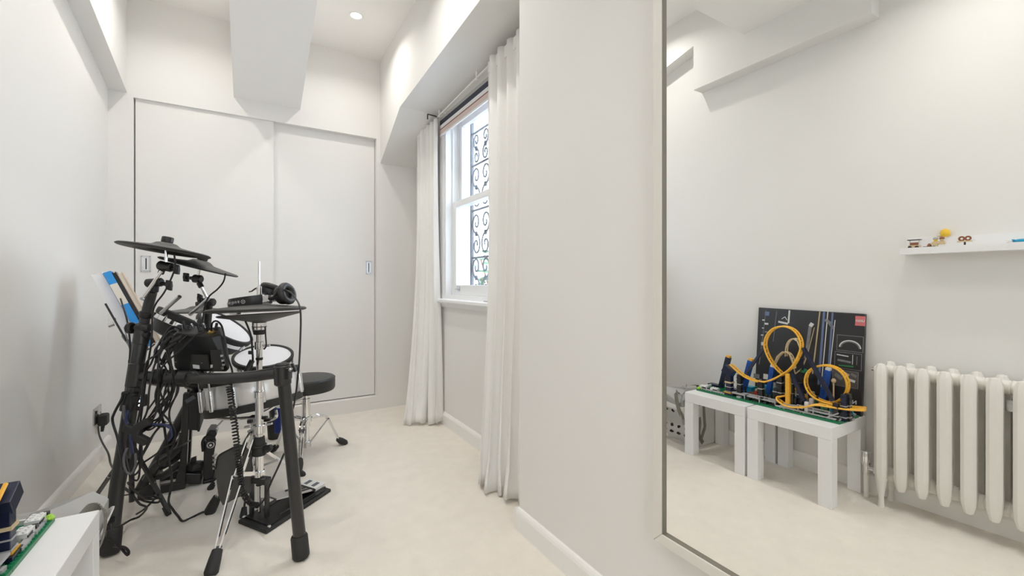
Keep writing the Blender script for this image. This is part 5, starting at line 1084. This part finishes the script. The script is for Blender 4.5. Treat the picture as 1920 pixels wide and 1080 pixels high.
for q in (V((.606, 3.40, 0)), V((.268, 3.075, 0)), V((.125, 3.50, 0))):
    e = (q-TB).normalized(); w_ = V((-e.y, e.x, 0)); kn = TB + e*.15 + V((0, 0, .225)); bm = nb()
    for sg in (-1, 1): pts = smooth_path([TB+e*.035+w_*sg*.014+V((0, 0, .26)), TB+e*.09+w_*sg*.014+V((0, 0, .262)), kn+w_*sg*.012, q+e*-.05+w_*sg*.006+V((0, 0, .055))], 5); tube(bm, pts, .006, 6)
    l_ = obj('leg', bm, 'chrome', TR, smooth=True); obj('leg_brace', bar(nb(), TB+e*.03+V((0, 0, .085)), kn-V((0, 0, .01)), .012, .006), 'steel', l_); obj('rivet', cyl(nb(), kn-w_*.02, kn+w_*.02, .006, seg=8), 'iron', l_)
    bm = nb(); lathe(bm, q+e*.012, (-e*.75+V((0, 0, .6))), [(.016, .0), (.024, .012), (.024, .05), (.016, .085), (.010, .09)], 14)
    for v in bm.verts: v.co.z = max(0, v.co.z)
    obj('rubber_foot', bm, 'rubber', l_, smooth=True)

# =====================================================================  MUSIC STAND WITH BOOKS
MB_ = Pz(247, 962, 0); MS = thing('music_stand', 'black folding music stand behind the drum rack post', 'music stand', MB_)
tpart('pole', [MB_+V((0, 0, .06)), MB_+V((-.003, 0, .80))], .012, 'rack_black', MS, 14); cpart('pole_collar', MB_+V((0, 0, .33)), MB_+V((0, 0, .40)), .020, 'plastic_black', MS)
hubz = .36
for q in (Pz(317, 966, 0), Pz(176, 941, 0), V((MB_.x-.02, MB_.y-.30, 0))):
    e = (q-MB_); l_ = obj('leg', bar(nb(), MB_+V((0, 0, hubz)), q+V((0, 0, .015)), .018, .012), 'rack_black', MS); m_ = MB_.lerp(q, .55)+V((0, 0, hubz*.45)); obj('leg_brace', bar(nb(), MB_+V((0, 0, .10)), m_, .012, .006), 'rack_black', l_); d = ((MB_+V((0, 0, hubz)))-q).normalized(); bm = nb(); lathe(bm, q, d, [(.012, 0), (.014, .01), (.013, .05)], 12)
    for v in bm.verts: v.co.z = max(0, v.co.z)
    obj('rubber_foot', bm, 'rubber', l_, smooth=True); obj('rivet', cyl(nb(), m_-V((.012, 0, 0)), m_+V((.012, 0, 0)), .005, seg=8), 'steel', l_)
# desk: leans back to the left; t0 is the depth of its near edge
T0 = 2.36; bA, bT = P(246, 655, T0), P(168, 517, T0); up_d = (bT-bA).normalized(); dep = V((-.16, .987, 0)); dn = up_d.cross(dep).normalized()
if dn.z < 0: dn = -dn
def dk(s, w_, h): return bA + up_d*s + dep*w_ + dn*h       # s up the desk, w away from the viewer, h off the desk
LD = (bT-bA).length
bm = nb(); tube(bm, [dk(-.03, 0, 0), dk(LD*.62, 0, 0)], .005, 6); tube(bm, [dk(-.03, .36, 0), dk(LD*.62, .36, 0)], .005, 6); tube(bm, [dk(.04, .0, 0), dk(.04, .36, 0)], .005, 6); tube(bm, [dk(LD*.4, 0, 0), dk(LD*.4, .36, 0)], .005, 6); tube(bm, [dk(-.03, 0, 0), dk(-.03, .36, 0)], .005, 6)
de = obj('desk_frame', bm, 'rack_black', MS); bm = nb(); tube(bm, [dk(-.03, -.0, 0), dk(-.035, 0, .07), dk(-.02, 0, .10)], .004, 6); tube(bm, [dk(-.03, .36, 0), dk(-.035, .36, .07), dk(-.02, .36, .10)], .004, 6); tube(bm, [dk(-.035, 0, .06), dk(-.035, .36, .06)], .005, 6); obj('desk_lip', bm, 'rack_black', de)
tpart('desk_arm', [MB_+V((-.003, 0, .78)), MB_+V((-.004, .02, .86)), dk(LD*.15, .18, -.01)], .011, 'rack_black', MS, 10, 4); tpart('page_holder', [dk(.02, .0, .0), dk(.13, -.02, .02), dk(.10, -.03, .06)], .003, 'steel', MS, 6); obj('desk_knob', cyl(nb(), dk(LD*.36, -.004, -.01), dk(LD*.36, -.004, -.035), .012, seg=10), 'steel', MS)
def book(name, label, h0, h1, s1, w0, w1, mcover, mpage, cat='book', spine=None):
    b_ = thing(name, label, cat, dk(-.02, (w0+w1)/2, h0)); t_ = min(.004, (h1-h0)*.2)
    for nm, a, c in (('cover', h0, h0+t_), ('cover', h1-t_, h1)):
        bm = nb(); prism(bm, [dk(-.02, w0, a), dk(s1, w0, a), dk(s1, w1, a), dk(-.02, w1, a)], dn*(c-a)); obj(nm, bm, mcover, b_)
    bm = nb(); prism(bm, [dk(-.015, w0+.004, h0+t_), dk(s1-.006, w0+.004, h0+t_), dk(s1-.006, w1-.004, h0+t_), dk(-.015, w1-.004, h0+t_)], dn*(h1-h0-2*t_)); obj('pages', bm, mpage, b_)
    if spine:
        for s0_, s1_, m in spine: bm = nb(); prism(bm, [dk(s0_, w0-.003, h0), dk(s1_, w0-.003, h0), dk(s1_, w0-.003, h1), dk(s0_, w0-.003, h1)], dep*.003); obj('spine', bm, m, b_)
    return b_
book('sheet_music_pad', 'thick wad of white sheet music on the music stand', .006, .052, LD+.004, .02, .25, 'paper', 'paper', 'sheet music')
book('ring_binder', 'bright blue ring binder with white spine label on the music stand', .054, .088, LD*.985, .00, .26, 'blue_folder', 'paper', 'binder', [(-.02, LD*.54, 'blue_folder'), (LD*.54, LD*.82, 'page_cream'), (LD*.82, LD*.985, 'blue_folder')])
book('music_folder', 'black folder between blue binder and tan book', .090, .104, LD*.96, .01, .25, 'plastic_black', 'plastic_black', 'folder')
book('music_book', 'tan and cream music book leaning in front on the stand', .106, .130, LD*.93, .02, .26, 'page_tan', 'page_cream')
# ---------------- eye-height units -> metres
done = set()
for o in list(bpy.data.objects):
    if o is cam: continue
    o.location = o.location * K
    if o.type == 'MESH' and o.data.name not in done:
        done.add(o.data.name); o.data.transform(M.Scale(K, 4))
    if '_b' in o: del o['_b']
bpy.context.view_layer.update()
